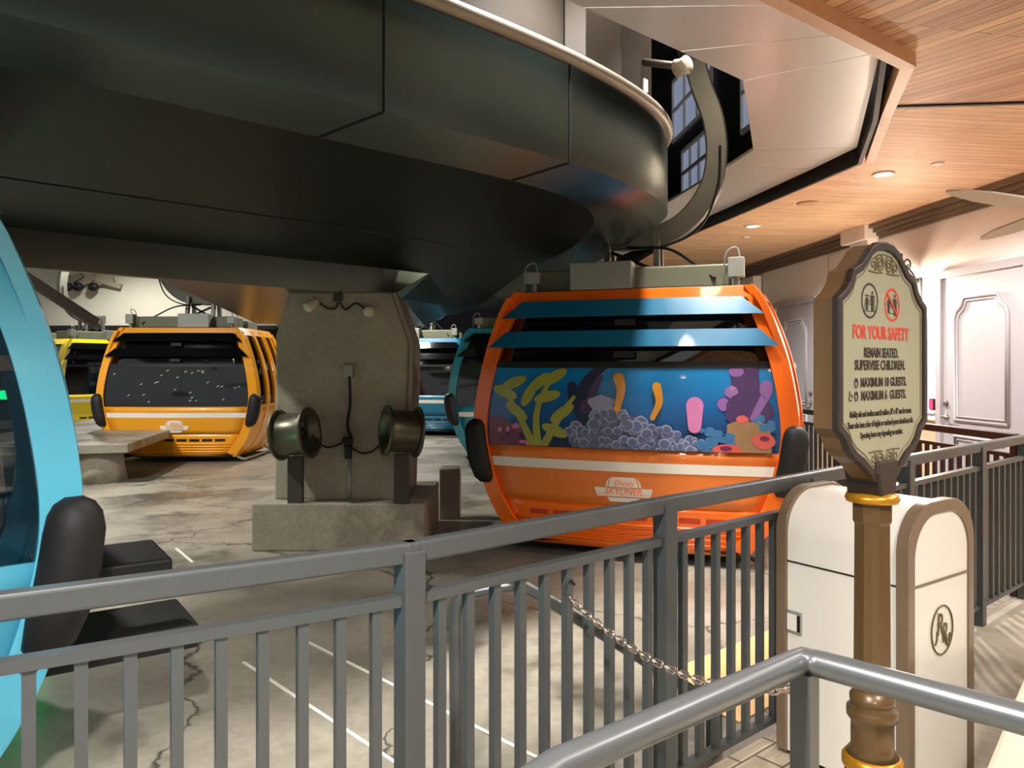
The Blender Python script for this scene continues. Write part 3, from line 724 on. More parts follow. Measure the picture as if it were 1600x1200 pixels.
mat('vent_red', (196, 62, 10), 0.5)
mat('cabin_glass_dark', (10, 12, 13), 0.10, 0.0, coat=0.6)
mat('night_film', (12, 15, 16), 0.15, 0.0, coat=0.6, var=0.5, scale=2.5)
# reef film: plain sea, coral and weed in flat printed colours
REEF_M = ['reef_water', 'reef_plum', 'reef_lilac', 'reef_grey', 'reef_pale', 'reef_magenta', 'reef_sand', 'reef_red', 'reef_weed', 'reef_dark', 'reef_blue', 'reef_gold', 'reef_pink']
def water():
    m = bpy.data.materials.new('reef_water'); m.use_nodes = True; nt = m.node_tree; b = nt.nodes['Principled BSDF']
    tc = nt.nodes.new('ShaderNodeTexCoord'); sx = nt.nodes.new('ShaderNodeSeparateXYZ'); nt.links.new(tc.outputs['Object'], sx.inputs[0])
    n = nt.nodes.new('ShaderNodeTexNoise'); n.inputs['Scale'].default_value = 1.6; n.inputs['Detail'].default_value = 4; nt.links.new(tc.outputs['Object'], n.inputs['Vector'])
    ad = nt.nodes.new('ShaderNodeMath'); ad.operation = 'MULTIPLY_ADD'; ad.inputs[1].default_value = 0.35; nt.links.new(n.outputs['Fac'], ad.inputs[0]); nt.links.new(sx.outputs['Z'], ad.inputs[2])
    rp_ = nt.nodes.new('ShaderNodeValToRGB'); nt.links.new(ad.outputs[0], rp_.inputs[0])
    mr = nt.nodes.new('ShaderNodeMapRange'); mr.inputs[1].default_value = 0.95; mr.inputs[2].default_value = 1.62; nt.links.new(ad.outputs[0], mr.inputs[0]); nt.links.new(mr.outputs[0], rp_.inputs[0])
    e = rp_.color_ramp.elements; e[0].color = (*lin((22, 34, 66)), 1); e[1].color = (*lin((10, 132, 196)), 1)
    q = e.new(0.5); q.color = (*lin((8, 92, 158)), 1)
    nt.links.new(rp_.outputs[0], b.inputs['Base Color']); b.inputs['Roughness'].default_value = 0.22; b.inputs['Coat Weight'].default_value = 0.5
    MATS['reef_water'] = m
water()
for nm, c in (('reef_plum', (74, 54, 96)), ('reef_lilac', (136, 96, 158)), ('reef_grey', (96, 104, 140)), ('reef_pale', (150, 156, 186)), ('reef_magenta', (112, 44, 76)), ('reef_sand', (150, 118, 84)), ('reef_red', (206, 92, 84)), ('reef_weed', (158, 160, 66)), ('reef_dark', (40, 44, 74)), ('reef_blue', (62, 112, 158)), ('reef_gold', (222, 150, 40)), ('reef_pink', (200, 120, 170))):
    mat(nm, c, 0.26, coat=0.4, var=0.14, scale=14)
def reef(wr):
    rs = random.Random(11); lay = [0.004]
    def P(px, py): return ((px - 993) / 207.0, (865 - py) / 203.0)
    def poly(pts, mi, off=None):
        lay[0] += 0.00004
        pts = [(x, min(1.425, max(0.805, z))) for x, z in pts]
        wr.mat(mi); wr.add([E(x, z, off or lay[0]) for x, z in pts], [tuple(range(len(pts)))]); wr.mat(0)
    def blob(px, py, rx, ry, mi, wob=0.12, n=16, off=None):
        c = P(px, py); k = 207.0
        poly([(c[0] + rx / k * math.cos(q) * (1 + rs.uniform(-wob, wob)), c[1] + ry / k * math.sin(q) * (1 + rs.uniform(-wob, wob))) for q in [2 * math.pi * i / n for i in range(n)]], mi, off)
    def stroke(pts, r0, r1, mi):
        pts = catmull([(*P(*p), 0) for p in pts], 6); L = []; Rr = []
        for i, p in enumerate(pts):
            t = (pts[min(i + 1, len(pts) - 1)] - pts[max(i - 1, 0)]).normalized(); nn = Vector((-t.y, t.x, 0)); r = (r0 + (r1 - r0) * i / (len(pts) - 1)) / 207
            L.append(p + nn * r); Rr.append(p - nn * r)
        for i in range(len(pts) - 1): poly([(q.x, q.y) for q in (L[i], L[i + 1], Rr[i + 1], Rr[i])], mi)
        blob((pts[-1].x) * 207 + 993, 865 - pts[-1].y * 203, r1, r1, mi, 0.0, 12); blob((pts[0].x) * 207 + 993, 865 - pts[0].y * 203, r0, r0, mi, 0.0, 12)
    # distant soft coral
    stroke([(945, 702), (938, 660), (925, 620), (940, 590), (962, 572)], 16, 6, 9); stroke([(938, 660), (915, 630), (908, 605)], 14, 8, 9); stroke([(930, 640), (945, 612), (955, 590)], 8, 4, 1)
    # plum tube sponges at the right
    for x0, y0, x1, y1, r in ((1170, 650, 1158, 612, 10), (1176, 660, 1166, 574, 12), (1186, 660, 1184, 572, 15), (1184, 650, 1206, 606, 11), (1180, 655, 1146, 628, 10)):
        stroke([(x0, y0), (x1, y1)], r, r * 0.9, 1)
    for x, y, rx, ry in ((1165, 580, 11, 9), (1158, 612, 10, 10), (1146, 630, 9, 10), (1208, 606, 10, 12), (1184, 573, 12, 4)): blob(x, y, rx, ry, 2, 0.08)
    stroke([(1190, 650), (1210, 612)], 5, 7, 2)
    blob(1183, 640, 34, 30, 1, 0.08)
    # left magenta reef
    poly([P(*p) for p in ((760, 706), (762, 657), (778, 655), (800, 664), (822, 672), (842, 684), (852, 706))], 5)
    for k in range(16): blob(rs.uniform(768, 838), rs.uniform(668, 702), rs.uniform(3, 9), rs.uniform(2, 5), rs.choice([5, 9, 12, 5]))
    poly([P(*p) for p in ((845, 706), (858, 690), (890, 676), (920, 684), (930, 706))], 9)
    # yellow-green weed fronds, plain
    for pts in (((842, 700), (820, 660), (800, 628), (782, 606)), ((850, 700), (848, 650), (862, 610), (884, 582)), ((860, 702), (880, 668), (898, 640), (912, 622))):
        stroke(pts, 7, 3, 8)
    for x, y, a in ((806, 600, 20), (790, 616, -20), (850, 600, 40), (878, 590, 30), (866, 622, 15), (892, 648, 35), (880, 676, -20), (812, 646, -35), (834, 618, 60)):
        c = P(x, y); q = R(a); L_ = 24 / 207; w2 = 9 / 207
        poly([(c[0] + L_ * math.cos(t) * math.cos(q) - w2 * math.sin(t) * math.sin(q), c[1] + L_ * math.cos(t) * math.sin(q) + w2 * math.sin(t) * math.cos(q)) for t in [2 * math.pi * i / 14 for i in range(14)]], 8)
    # fan coral and boulders of bubble coral
    for k in range(7): stroke([(952, 648), (940 + k * 6, 622 - abs(3 - k) * -2)], 3, 5, 4)
    for x, y, rx, ry in ((930, 690, 26, 20), (985, 680, 60, 34), (1050, 692, 46, 18), (1100, 698, 36, 14)): blob(x, y, rx, ry, 3, 0.06)
    for k in range(95):
        x = rs.uniform(905, 1128); top = 642 + abs(x - 975) * 0.30 if x > 930 else 668
        y = rs.uniform(top, 704); r = rs.uniform(4, 11) * (1.25 - 0.6 * (y - 640) / 64)
        blob(x, y, r * 1.12, r, 4, 0.05, 12); blob(x + 0.5, y + 1, r * 0.86, r * 0.78, 3, 0.05, 12)
    for k in range(26):
        x = rs.uniform(1112, 1160); y = rs.uniform(668, 704); blob(x, y, rs.uniform(3, 8), rs.uniform(3, 7), 10, 0.06, 10)
    for k in range(8): blob(rs.uniform(1195, 1216), rs.uniform(646, 672), rs.uniform(3, 7), rs.uniform(3, 7), 10, 0.06, 10)
    poly([P(*p) for p in ((1150, 706), (1152, 660), (1165, 655), (1200, 656), (1214, 664), (1216, 706))], 6)
    for x, y, rx, ry in ((1152, 699, 22, 10), (1205, 684, 16, 12), (1174, 652, 9, 6), (1192, 706, 12, 5)): blob(x, y, rx, ry, 7, 0.08)
    blob(1150, 696, 9, 4, 5, 0.05); blob(1206, 680, 7, 4, 5, 0.05)
    # small plain sponges in mid-water colours
    stroke([(984, 640), (990, 610), (986, 592)], 5, 9, 11); stroke([(1040, 652), (1050, 628), (1046, 604)], 4, 7, 11); stroke([(1104, 664), (1104, 632)], 10, 13, 12)

def emblem(parent, body, hero):
    """white cartouche badge with lettering cut in the body colour"""
    b = MB(); zc = 0.475; o = 0.012
    def fan(pts, off=o): b.add([E(x, zc + z, off) for x, z in pts], [tuple(range(len(pts)))])
    fan([(-0.115, 0.035), (0.115, 0.035), (0.112, 0.06), (0.098, 0.095), (0.085, 0.112), (-0.085, 0.112), (-0.098, 0.095), (-0.112, 0.06)])
    fan([(-0.14, 0.035), (-0.122, 0.035), (-0.118, 0.065), (-0.105, 0.095), (-0.095, 0.110), (-0.112, 0.10), (-0.132, 0.068)])
    fan([(0.122, 0.035), (0.14, 0.035), (0.132, 0.068), (0.112, 0.10), (0.095, 0.110), (0.105, 0.095), (0.118, 0.065)])
    fan([(-0.205, -0.038), (0.205, -0.038), (0.222, 0.012), (0.222, 0.03), (-0.222, 0.03), (-0.222, 0.012)])
    fan([(-0.105, -0.078), (0.105, -0.078), (0.125, -0.044), (-0.125, -0.044)])
    em = b.build('emblem', 'white_paint', parent)
    b = MB()
    b.add([E(x, zc + z, o + 0.002) for x, z in ((-0.2, -0.022), (-0.13, -0.022), (-0.13, -0.018), (-0.2, -0.018))], [(0, 1, 2, 3)])
    b.add([E(x, zc + z, o + 0.002) for x, z in ((0.14, -0.022), (0.2, -0.022), (0.2, -0.018), (0.14, -0.018))], [(0, 1, 2, 3)])
    b.build('emblem_line', body, em)
    tilt = R(90) - 0.08
    y = E(0, zc, 0.016).y
    text('SKYLINER', em, 0.072, (0, y - 0.002, zc), (R(90) - 0.1, 0, 0), body, 0.92, 0.0, shear=0.2)
    text('Disney', em, 0.066, (0.005, y - 0.008, zc + 0.068), (R(90) - 0.1, 0, 0), body, 0.85, 0.0, shear=0.3)

mat('louvre_blue', (24, 112, 152), 0.35, coat=0.3)
make_cabin('orange gondola cabin with undersea reef print, in front of the timber ceiling', (1.16, 6.78, 0.08), R(-19), (252, 112, 8), 'orange_paint', wrap='reef', louver='louvre_blue', hero=True)
make_cabin('amber gondola cabin with dark starry window left of the concrete pillar', (-5.28, 12.95, 0.08), R(0), (246, 166, 22), 'amber_paint', wrap='stars', arm_sign=-1, stepm='white_trim')
make_cabin('lemon yellow gondola cabin half hidden behind the amber one', (-10.1, 18.3, 0.08), R(62), (232, 206, 20), 'lemon_paint', wrap='dark', arm_sign=-1)
make_cabin('deep blue gondola cabin farthest back, right of the concrete pillar', (-1.95, 17.7, 0.08), R(-10), (16, 118, 156), 'blue_paint', wrap='dark', arm_sign=1, logo=False)
make_cabin('teal gondola cabin directly behind the orange one', (0.30, 13.1, 0.08), R(-4), (38, 146, 164), 'teal_paint', wrap='dark', arm_sign=1, logo=False)
sky = make_cabin('sky blue gondola cabin cut off by the left edge, close behind the railing', (-2.98, 2.57, 0.08), R(35), (92, 188, 216), 'sky_paint', wrap='none', arm_sign=1, side_hanger=True)
# rubber step boards that stick out of its door side
for z, x0, x1 in ((0.62, 1.15, 1.62), (0.34, 1.12, 1.72)):
    b = MB(); b.box(((x0 + x1) / 2, -0.30, z), (x1 - x0, 0.42, 0.10)); b.build('step_board', 'rubber', sky, bevel=0.012)

# ---------------------------------------------------------------- guard railings
BS, ZT = 0.0925, 1.07
def section(root, p, q, m, first=True, last=True):
    p = Vector(p); q = Vector(q); L = (q - p).length; d = (q - p) / L; a = math.atan2(d.y, d.x)
    nb = max(1, round(L / BS))
    for i in range(1, nb):
        c = p + d * (L * i / nb)
        b = MB(); b.box((c.x, c.y, 0.52), (0.025, 0.025, 0.82), a)
        for z, s in ((0.916, -1), (0.125, 1)):                   # weld fillets
            for e in (-1, 1):
                c0 = c + d * (e * 0.0125); b.add([c0 + Vector((0, 0, z)) - RN * 0.0, c0 + d * (e * 0.014) + Vector((0, 0, z)), c0 + Vector((0, 0, z + s * 0.014))], [(0, 1, 2)])
        b.build('baluster', m, root)
    MB().bar(p + Vector((0, 0, 0.925)), q + Vector((0, 0, 0.925)), 0.036, 0.026).build('middle_rail', m, root)
    MB().bar(p + Vector((0, 0, 0.115)), q + Vector((0, 0, 0.115)), 0.034, 0.022).build('bottom_rail', m, root)
def post(root, p, a, m, s=0.060):
    b = MB(); b.box((p.x, p.y, 0.525), (s, s, 1.05), a); b.build('post', m, root, bevel=0.003)
def toprail(root, p, q, m, ext=0.02):
    d = (q - p).normalized(); b = MB(); b.bar(p - d * ext + Vector((0, 0, 1.045)), q + d * ext + Vector((0, 0, 1.045)), 0.046, 0.055); b.build('top_rail', m, root, bevel=0.008, seg=3)
gr = thing('guard_railing', 'long grey metal guard railing crossing the view in front of the orange cabin', 'railing', R0, 0)
stops = [0.0, 1.03, 2.0, 2.945, 3.927, 4.71]
ar = math.atan2(RD.y, RD.x); al = math.atan2(LD.y, LD.x)
for s0, s1 in zip(stops, stops[1:]): section(gr, rp(s0), rp(s1), 'rail_paint')
for s0 in stops: post(gr, rp(s0), ar, 'rail_paint')
toprail(gr, rp(0), rp(stops[-1]), 'rail_paint')
lst = [0.0, 1.1, 2.2]
for s0, s1 in zip(lst, lst[1:]): section(gr, R0 + LD * s0, R0 + LD * s1, 'rail_paint')
for s0 in lst[1:]: post(gr, R0 + LD * s0, al, 'rail_paint')
toprail(gr, R0, R0 + LD * lst[-1], 'rail_paint')
K0 = rp(stops[-1]); KD = Vector((-0.0858, 1, 0)).normalized(); KA = math.atan2(KD.y, KD.x)
cr = thing('corridor_railing', 'dark railing running back along the pale wall behind the sign', 'railing', K0 + KD * 0.06, 0)
ks = [0.06, 1.2, 2.35, 3.5, 4.65, 5.8, 6.95]
for s0, s1 in zip(ks, ks[1:]): section(cr, K0 + KD * s0, K0 + KD * s1, 'bronze_paint')
for s0 in ks: post(cr, K0 + KD * s0, KA, 'bronze_paint', 0.06)
toprail(cr, K0 + KD * 0.06, K0 + KD * ks[-1], 'bronze_paint', 0.0)

# round pipe handrail in the foreground
ph = thing('pipe_handrail', 'round grey pipe handrail bent at its post in the near right corner', 'handrail', (0.57, 1.497, 0))
MB().tube([(-0.42, 0.48, 0.95), (0.061, 1.09, 0.95), (0.540, 1.470, 0.95), (0.563, 1.487, 0.95), (0.590, 1.468, 0.95), (0.825, 1.24, 0.95), (1.25, 0.8, 0.95)], 0.0255, 20).build('handrail_pipe', 'pipe_paint', ph)
MB().box((0.563, 1.478, 0.465), (0.04, 0.04, 0.93), R(45)).build('post', 'rail_paint', ph)
MB().box((-0.38, 0.53, 0.465), (0.04, 0.04, 0.93), R(45)).build('post', 'rail_paint', ph)
# sloping hoop behind the railing
sh = thing('sloping_handrail', 'grey pipe handrail sloping down to the right just behind the railing bars', 'handrail', (-0.19, 2.65, 0))
MB().tube(catmull([(-0.194, 2.65, 0.0), (-0.194, 2.65, 0.4), (-0.194, 2.65, 0.66), (-0.178, 2.65, 0.715), (-0.125, 2.65, 0.74), (0.0, 2.65, 0.762), (0.04, 2.655, 0.757), (0.3, 2.79, 0.565), (0.8, 3.04, 0.18)], 6), 0.023, 14).build('handrail_pipe', 'pipe_paint', sh)
MB().box((0.80, 3.04, 0.10), (0.045, 0.045, 0.20), ar).build('foot_post', 'rail_paint', sh)

# chain between railing and pipe handrail
A = Vector((0.17, 2.295, 0.83)); B = Vector((0.56, 1.512, 0.885))
N = 34; pts = []
for i in range(N + 1):
    t = i / N; p = A.lerp(B, t); p.z -= 0.085 * 4 * t * (1 - t); p.x += 0.02 * math.sin(math.pi * t); pts.append(p)
ch = thing('barrier_chain', 'shiny metal link chain hooked between the railing and the pipe handrail', 'chain', A)
b = MB()
for i in range(N):
    p, q = pts[i], pts[i + 1]; c = (p + q) / 2; t = (q - p).normalized(); up = Vector((0, 0, 1)); sd = t.cross(up).normalized(); up = sd.cross(t)
    u = (sd + up * 0.6).normalized() if i % 2 == 0 else (up - sd * 0.6).normalized()
    hl, hw = (q - p).length * 0.70, 0.0085
    b.tube([c + t * (hl * math.copysign(abs(math.cos(a)) ** 0.7, math.cos(a))) + u * (hw * math.copysign(abs(math.sin(a)) ** 0.7, math.sin(a))) for a in [2 * math.pi * k / 12 for k in range(12)]], 0.0026, 6, closed=True)
b.build('links', 'brass_chain', ch)
MB().tube(catmull([A + Vector((0.0, 0.0, 0.0)), A + Vector((-0.012, 0.01, 0.02)), A + Vector((0.004, 0.02, 0.045)), A + Vector((0.02, 0.022, 0.03))], 6), 0.004, 6).build('hook', 'cable', ch)

# ---------------------------------------------------------------- litter bin
CA, CB = Vector((1.035, 3.012, 0)), Vector((1.335, 2.585, 0))
e1 = (CB - CA).normalized(); e2 = Vector((-e1.y, e1.x, 0)); Wc = (CB - CA).length; Dc = 0.47; Hc = 1.045
tb = thing('litter_bin', 'tall cream litter bin with brown arched edges against the railing', 'bin', CA, math.atan2(e1.y, e1.x), local=True)
def arch(ins, h=Hc, r=0.17, n=20):
    y0, y1, zt, rr = ins, Dc - ins, h - ins, r - ins * 0.5
    pts = [(y0, 0.03)]
    pts += [(y0 + rr - rr * math.cos(a), zt - rr + rr * math.sin(a)) for a in [math.pi / 2 * i / n for i in range(n + 1)]]
    pts += [(y1 - rr + rr * math.sin(a), zt - rr + rr * math.cos(a)) for a in [math.pi / 2 * i / n for i in range(n + 1)]]
    return pts + [(y1, 0.03)]
def extr(prof, x0, x1, smooth=True):
    b = MB(); b.smooth = False
    b.loft([[Vector((x, y, z)) for y, z in prof] for x in (x0, x1)]); return b
extr(arch(0.012), 0.01, Wc - 0.01).build('body', 'cream_metal', tb, bevel=0.0)
for x0, x1 in ((0.0, 0.045), (Wc - 0.045, Wc)):
    o, i = arch(0.0), arch(0.045)
    b = MB()
    n = len(o)
    P = [Vector((x, y, z)) for x in (x0, x1) for y, z in o] + [Vector((x, y, z)) for x in (x0, x1) for y, z in i]
    F = []
    for k in range(n - 1):
        F += [(k, k + 1, n + k + 1, n + k), (2 * n + k, 3 * n + k, 3 * n + k + 1, 2 * n + k + 1), (k, 2 * n + k, 2 * n + k + 1, k + 1), (n + k, n + k + 1, 3 * n + k + 1, 3 * n + k)]
    b.add(P, F); b.build('edge_band', 'can_brown', tb, bevel=0.004)
for x in (Wc + 0.0005,):
    ep = extr(arch(0.043), Wc - 0.02, Wc - 0.006).build('end_panel', 'cream_metal', tb)
b = MB(); b.box((Wc / 2, 0.0115, 0.765), (Wc - 0.09, 0.004, 0.006)); b.build('lid_seam', 'sign_rim', tb)
b = MB(); b.box((Wc - 0.005, Dc / 2, 0.765), (0.006, Dc - 0.09, 0.008)); b.build('end_seam', 'can_brown', tb)
lt = MB(); lt.box((0.078, 0.008, 0.535), (0.062, 0.012, 0.085)); lt = lt.build('latch_plate', 'galvanised', tb, bevel=0.003)
b = MB(); b.box((0.072, 0.002, 0.535), (0.042, 0.006, 0.062)); b.build('latch', 'white_trim', lt)
b = MB(); b.box((0.1, 0.002, 0.535), (0.012, 0.006, 0.062)); b.build('latch_recess', 'sign_rim', lt)
# monogram badge on the end
b = MB(); zc_, yc_ = 0.585, Dc * 0.50; X = Wc - 0.003
b.tube([(X, yc_ + 0.075 * math.cos(a), zc_ + 0.086 * math.sin(a)) for a in [2 * math.pi * k / 32 for k in range(32)]], 0.0028, 6, closed=True)
bd = b.build('badge', 'sign_olive', tb)
for (s_, y, z, sz) in (('R', yc_ - 0.016, zc_ + 0.018, 0.112), ('R', yc_ + 0.018, zc_ - 0.016, 0.100)):
    text(s_, bd, sz, (X + 0.001, y, z), (R(90), 0, R(90)), 'sign_olive', 0.72, 0.0004, name='monogram', shear=0.12)
b = MB()
b.tube(catmull([(X, yc_ + 0.012, zc_ - 0.012), (X, yc_ + 0.03, zc_ - 0.055), (X, yc_ + 0.05, zc_ - 0.05), (X, yc_ + 0.055, zc_ - 0.02)], 6), 0.004, 6)
b.tube(catmull([(X, yc_ - 0.036, zc_ + 0.0), (X, yc_ - 0.038, zc_ - 0.03), (X, yc_ - 0.05, zc_ - 0.045)], 5), 0.003, 6)
b.build('flourish', 'sign_olive', bd)
MB().box((Wc / 2, Dc / 2, 0.015), (Wc - 0.06, Dc - 0.06, 0.03)).build('foot', 'black_paint', tb)

# ---------------------------------------------------------------- safety sign
SR = math.atan2(0.64, 0.77)
sg = thing('safety_sign', 'cream safety sign with scalloped brown rim on a brown post by the bin', 'sign', (0.985, 2.10, 0), SR, local=True)
HALF = [(0.0, 1.855), (0.045, 1.85), (0.085, 1.832), (0.115, 1.805), (0.14, 1.785), (0.182, 1.768), (0.20, 1.735), (0.225, 1.712), (0.26, 1.692), (0.26, 1.36), (0.225, 1.335), (0.205, 1.305), (0.175, 1.282), (0.13, 1.262), (0.09, 1.235), (0.062, 1.214), (0.0, 1.205)]
def full(ins):
    c = (0, 1.53)
    P = []
    for x, z in HALF:
        kx = (0.26 - ins) / 0.26; kz = (0.325 - ins) / 0.325
        P.append((x * kx, c[1] + (z - c[1]) * kz))
    return P + [(-x, z) for x, z in P[::-1][1:-1]]
def slab(pts, y0, y1): return MB().loft([[Vector((x, y, z)) for x, z in pts] for y in (y0, y1)])
slab(full(0.004), -0.028, 0.03).build('sign_box', 'sign_brown', sg)
b = MB(); o, i = full(0.0), full(0.022); n = len(o)
P = [Vector((x, y, z)) for y in (-0.04, -0.022) for x, z in o] + [Vector((x, y, z)) for y in (-0.04, -0.022) for x, z in i]
F = []
for k in range(n):
    j = (k + 1) % n
    F += [(k, j, n + j, n + k), (2 * n + k, 3 * n + k, 3 * n + j, 2 * n + j), (k, 2 * n + k, 2 * n + j, j)]
b.add(P, F); b.build('rim', 'sign_rim', sg, bevel=0.003)
fc = slab(full(0.020), -0.032, -0.026).build('face', 'sign_face', sg)
YF = -0.0328
b = MB(); b.tube([(x, YF + 0.0005, z) for x, z in full(0.034)], 0.0016, 5, closed=True); b.build('border_line', 'sign_olive', fc)
rt = (R(90), 0, 0)
def tx(s, size, x, z, m, xs, bold=0.0): text(s, fc, size, (x, YF, z), rt, m, xs, bold)
tx('FOR YOUR SAFETY', 0.048, -0.014, 1.607, 'sign_red', 0.80, 0.0014)
tx('REMAIN SEATED.', 0.036, -0.016, 1.554, 'sign_ink', 0.74, 0.0010)
tx('SUPERVISE CHILDREN.', 0.036, -0.020, 1.521, 'sign_ink', 0.82, 0.0010)
tx('MAXIMUM 10 GUESTS.', 0.034, 0.000, 1.476, 'sign_ink', 0.80, 0.0009)
tx('MAXIMUM 6  GUESTS.', 0.034, 0.000, 1.441, 'sign_ink', 0.80, 0.0009)
tx('Mobility aids and strollers must fit within a 30" x 48" area for access.', 0.0235, -0.012, 1.395, 'sign_ink', 0.55, 0.0003)
tx('Those who have a fear of heights or enclosed spaces should not ride.', 0.0235, -0.012, 1.367, 'sign_ink', 0.58, 0.0003)
tx('Operating hours vary depending on weather.', 0.0235, -0.012, 1.339, 'sign_ink', 0.58, 0.0003)
def icon_ring(cx, cz, r, wd, m, name):
    o, i = disc((cx, cz), r, r, 36), disc((cx, cz), r - wd, r - wd, 36); b = MB(); n = 36
    b.add([Vector((x, YF, z)) for x, z in o + i], [(k, (k + 1) % n, n + (k + 1) % n, n + k) for k in range(n)])
    return b.build(name, m, fc, solid=0.0006)
def figure(b, x, z, h, lean=0.0, arm=0.0):
    y = YF - 0.0004
    def q(pts): b.add([Vector((px, y, pz)) for px, pz in pts], [tuple(range(len(pts)))])
    w_ = h * 0.13
    q(disc((x + lean * h, z + h * 0.9), h * 0.085, h * 0.085, 12))
    q([(x - w_, z + h * 0.42), (x + w_, z + h * 0.42), (x + w_ * 1.2 + lean * h * 0.8, z + h * 0.78), (x - w_ * 1.2 + lean * h * 0.8, z + h * 0.78)])
    for s in (-1, 1):
        q([(x + s * w_ * 0.15 - lean * s * h * 0.3, z), (x + s * w_ * 0.95 - lean * s * h * 0.3, z), (x + s * w_, z + h * 0.45), (x + s * w_ * 0.1, z + h * 0.45)])
        q([(x + s * w_ * 1.2, z + h * 0.76), (x + s * (w_ * 1.7 + arm), z + h * (0.42 + arm * 6)), (x + s * (w_ * 2.1 + arm), z + h * (0.44 + arm * 6)), (x + s * w_ * 1.2 + lean * h * 0.5, z + h * 0.78)])
icon_ring(-0.083, 1.692, 0.047, 0.006, 'sign_rim', 'seated_icon_ring')
b = MB(); figure(b, -0.069, 1.664, 0.055); figure(b, -0.099, 1.667, 0.042)
for z in (1.664, 1.683, 1.705): b.box((-0.083, YF - 0.0002, z), (0.056, 0.0004, 0.0016))
for x in (-0.111, -0.055): b.box((x, YF - 0.0002, 1.672), (0.0016, 0.0004, 0.02))
b.build('seated_icon', 'sign_ink', fc)
b = MB(); figure(b, 0.066, 1.658, 0.060, -0.06, 0.008); figure(b, 0.025, 1.664, 0.046, 0.1, 0.004)
for z in (1.664, 1.68): b.box((0.046, YF - 0.0002, z), (0.04, 0.0004, 0.0016))
b.box((0.03, YF - 0.0002, 1.672), (0.0016, 0.0004, 0.018)); b.build('standing_icon', 'sign_ink', fc)
icon_ring(0.047, 1.687, 0.046, 0.007, 'sign_red', 'prohibition_ring')
b = MB(); b.bar((0.017, YF - 0.001, 1.717), (0.077, YF - 0.001, 1.657), 0.007, 0.001, (0, 1, 0)); b.build('prohibition_bar', 'sign_red', fc)
# small pictograms before the guest counts
b = MB()
for z in (1.476, 1.442):
    b.tube([(-0.158 + 0.008 * math.cos(a), YF, z + 0.012 * math.sin(a)) for a in [2 * math.pi * k / 16 for k in range(16)]], 0.0016, 5, closed=True)
    b.add([Vector((x, YF - 0.0003, zz)) for x, zz in [(-0.158 + 0.008 * math.cos(a), z + 0.003 + 0.009 * math.sin(a)) for a in [math.pi * k / 8 for k in range(9)]]], [tuple(range(9))])
b.tube(catmull([(-0.192, YF, 1.456), (-0.191, YF, 1.447), (-0.182, YF, 1.446), (-0.179, YF, 1.438)], 5), 0.0014, 5)
b.tube([(-0.188 + 0.007 * math.cos(a), YF, 1.438 + 0.008 * math.sin(a)) for a in [math.pi * (0.6 + k * 1.2 / 10) for k in range(11)]], 0.0013, 5)
b.build('guest_pictogram', 'sign_ink', fc)
# scroll ornaments, top and bottom
def scroll(cx, cz, s, v):
    P = []
    for k in range(40):
        a = k / 39 * 2.2 * 2 * math.pi; r = 0.004 + 0.021 * (1 - k / 39)
        P.append((cx + s * (r * math.cos(a + 0.6)), YF, cz + v * r * 1.0 * math.sin(a + 0.6)))
    return P
for v, cz in ((1, 1.795), (-1, 1.268)):
    b = MB()
    for s in (-1, 1):
        b.tube(scroll(s * 0.027, cz, s, v), 0.0022, 5)
        b.tube(catmull([(s * 0.012, YF, cz - v * 0.024), (s * 0.05, YF, cz - v * 0.026), (s * 0.09, YF, cz - v * 0.024)], 5), 0.0022, 5)
        b.tube(catmull([(s * 0.055, YF, cz - v * 0.022), (s * 0.056, YF, cz + v * 0.002), (s * 0.072, YF, cz - v * 0.002), (s * 0.07, YF, cz - v * 0.014), (s * 0.063, YF, cz - v * 0.010)], 6), 0.002, 5)
        b.tube(catmull([(s * 0.05, YF, cz - v * 0.02), (s * 0.044, YF, cz + v * 0.012), (s * 0.058, YF, cz + v * 0.01)], 5), 0.002, 5)
    b.build('scroll_ornament', 'sign_olive', fc)
# bracket, collar and fluted post
MB().loft([[Vector((x * w, y, z)) for x, y in ((-1, -0.045), (1, -0.045), (1, 0.05), (-1, 0.05))] for z, w in ((1.265, 0.055), (1.235, 0.06), (1.21, 0.05), (1.17, 0.042))]).build('bracket', 'sign_rim', sg, bevel=0.004)
MB().lathe([(0.04, 1.145), (0.066, 1.15), (0.07, 1.16), (0.066, 1.172), (0.04, 1.176)], (0, 0, 0), 28).build('collar', 'gold', sg)
def flute(r, n=16):
    return [Vector((r * (1 - (0.06 if k % 2 else 0)) * math.cos(2 * math.pi * k / n), r * (1 - (0.06 if k % 2 else 0)) * math.sin(2 * math.pi * k / n), 0)) for k in range(n)]
b = MB(); b.loft([[p + Vector((0, 0, z)) for p in flute(r)] for z, r in ((0.62, 0.05), (1.09, 0.047), (1.10, 0.052), (1.15, 0.052))]); b.build('post', 'post_brown', sg)
MB().lathe([(0.05, 0.64), (0.052, 0.625), (0.058, 0.62), (0.058, 0.605), (0.052, 0.60), (0.066, 0.585), (0.066, 0.565), (0.055, 0.55), (0.055, 0.52), (0.055, 0.48), (0.068, 0.462)], (0, 0, 0), 28).build('lower_collar', 'post_brown', sg)
MB().lathe([(0.068, 0.462), (0.078, 0.45), (0.078, 0.43), (0.07, 0.42)], (0, 0, 0), 28).build('gold_ring', 'gold', sg)
MB().lathe([(0.07, 0.42), (0.075, 0.3), (0.09, 0.12), (0.14, 0.05), (0.15, 0.0)], (0, 0, 0), 28).build('base', 'post_brown', sg)

# low cream kerb wall at right corner
b = MB(); b.prism([(0.95, 1.70), (2.42, 3.46), (2.95, 3.05), (1.6, 1.2)], 0.0, 0.40)
tag(b.build('low_wall', 'kerb_cream', bevel=0.015), 'low cream wall at the right edge, its top passing under the pipe handrail', 'low wall')

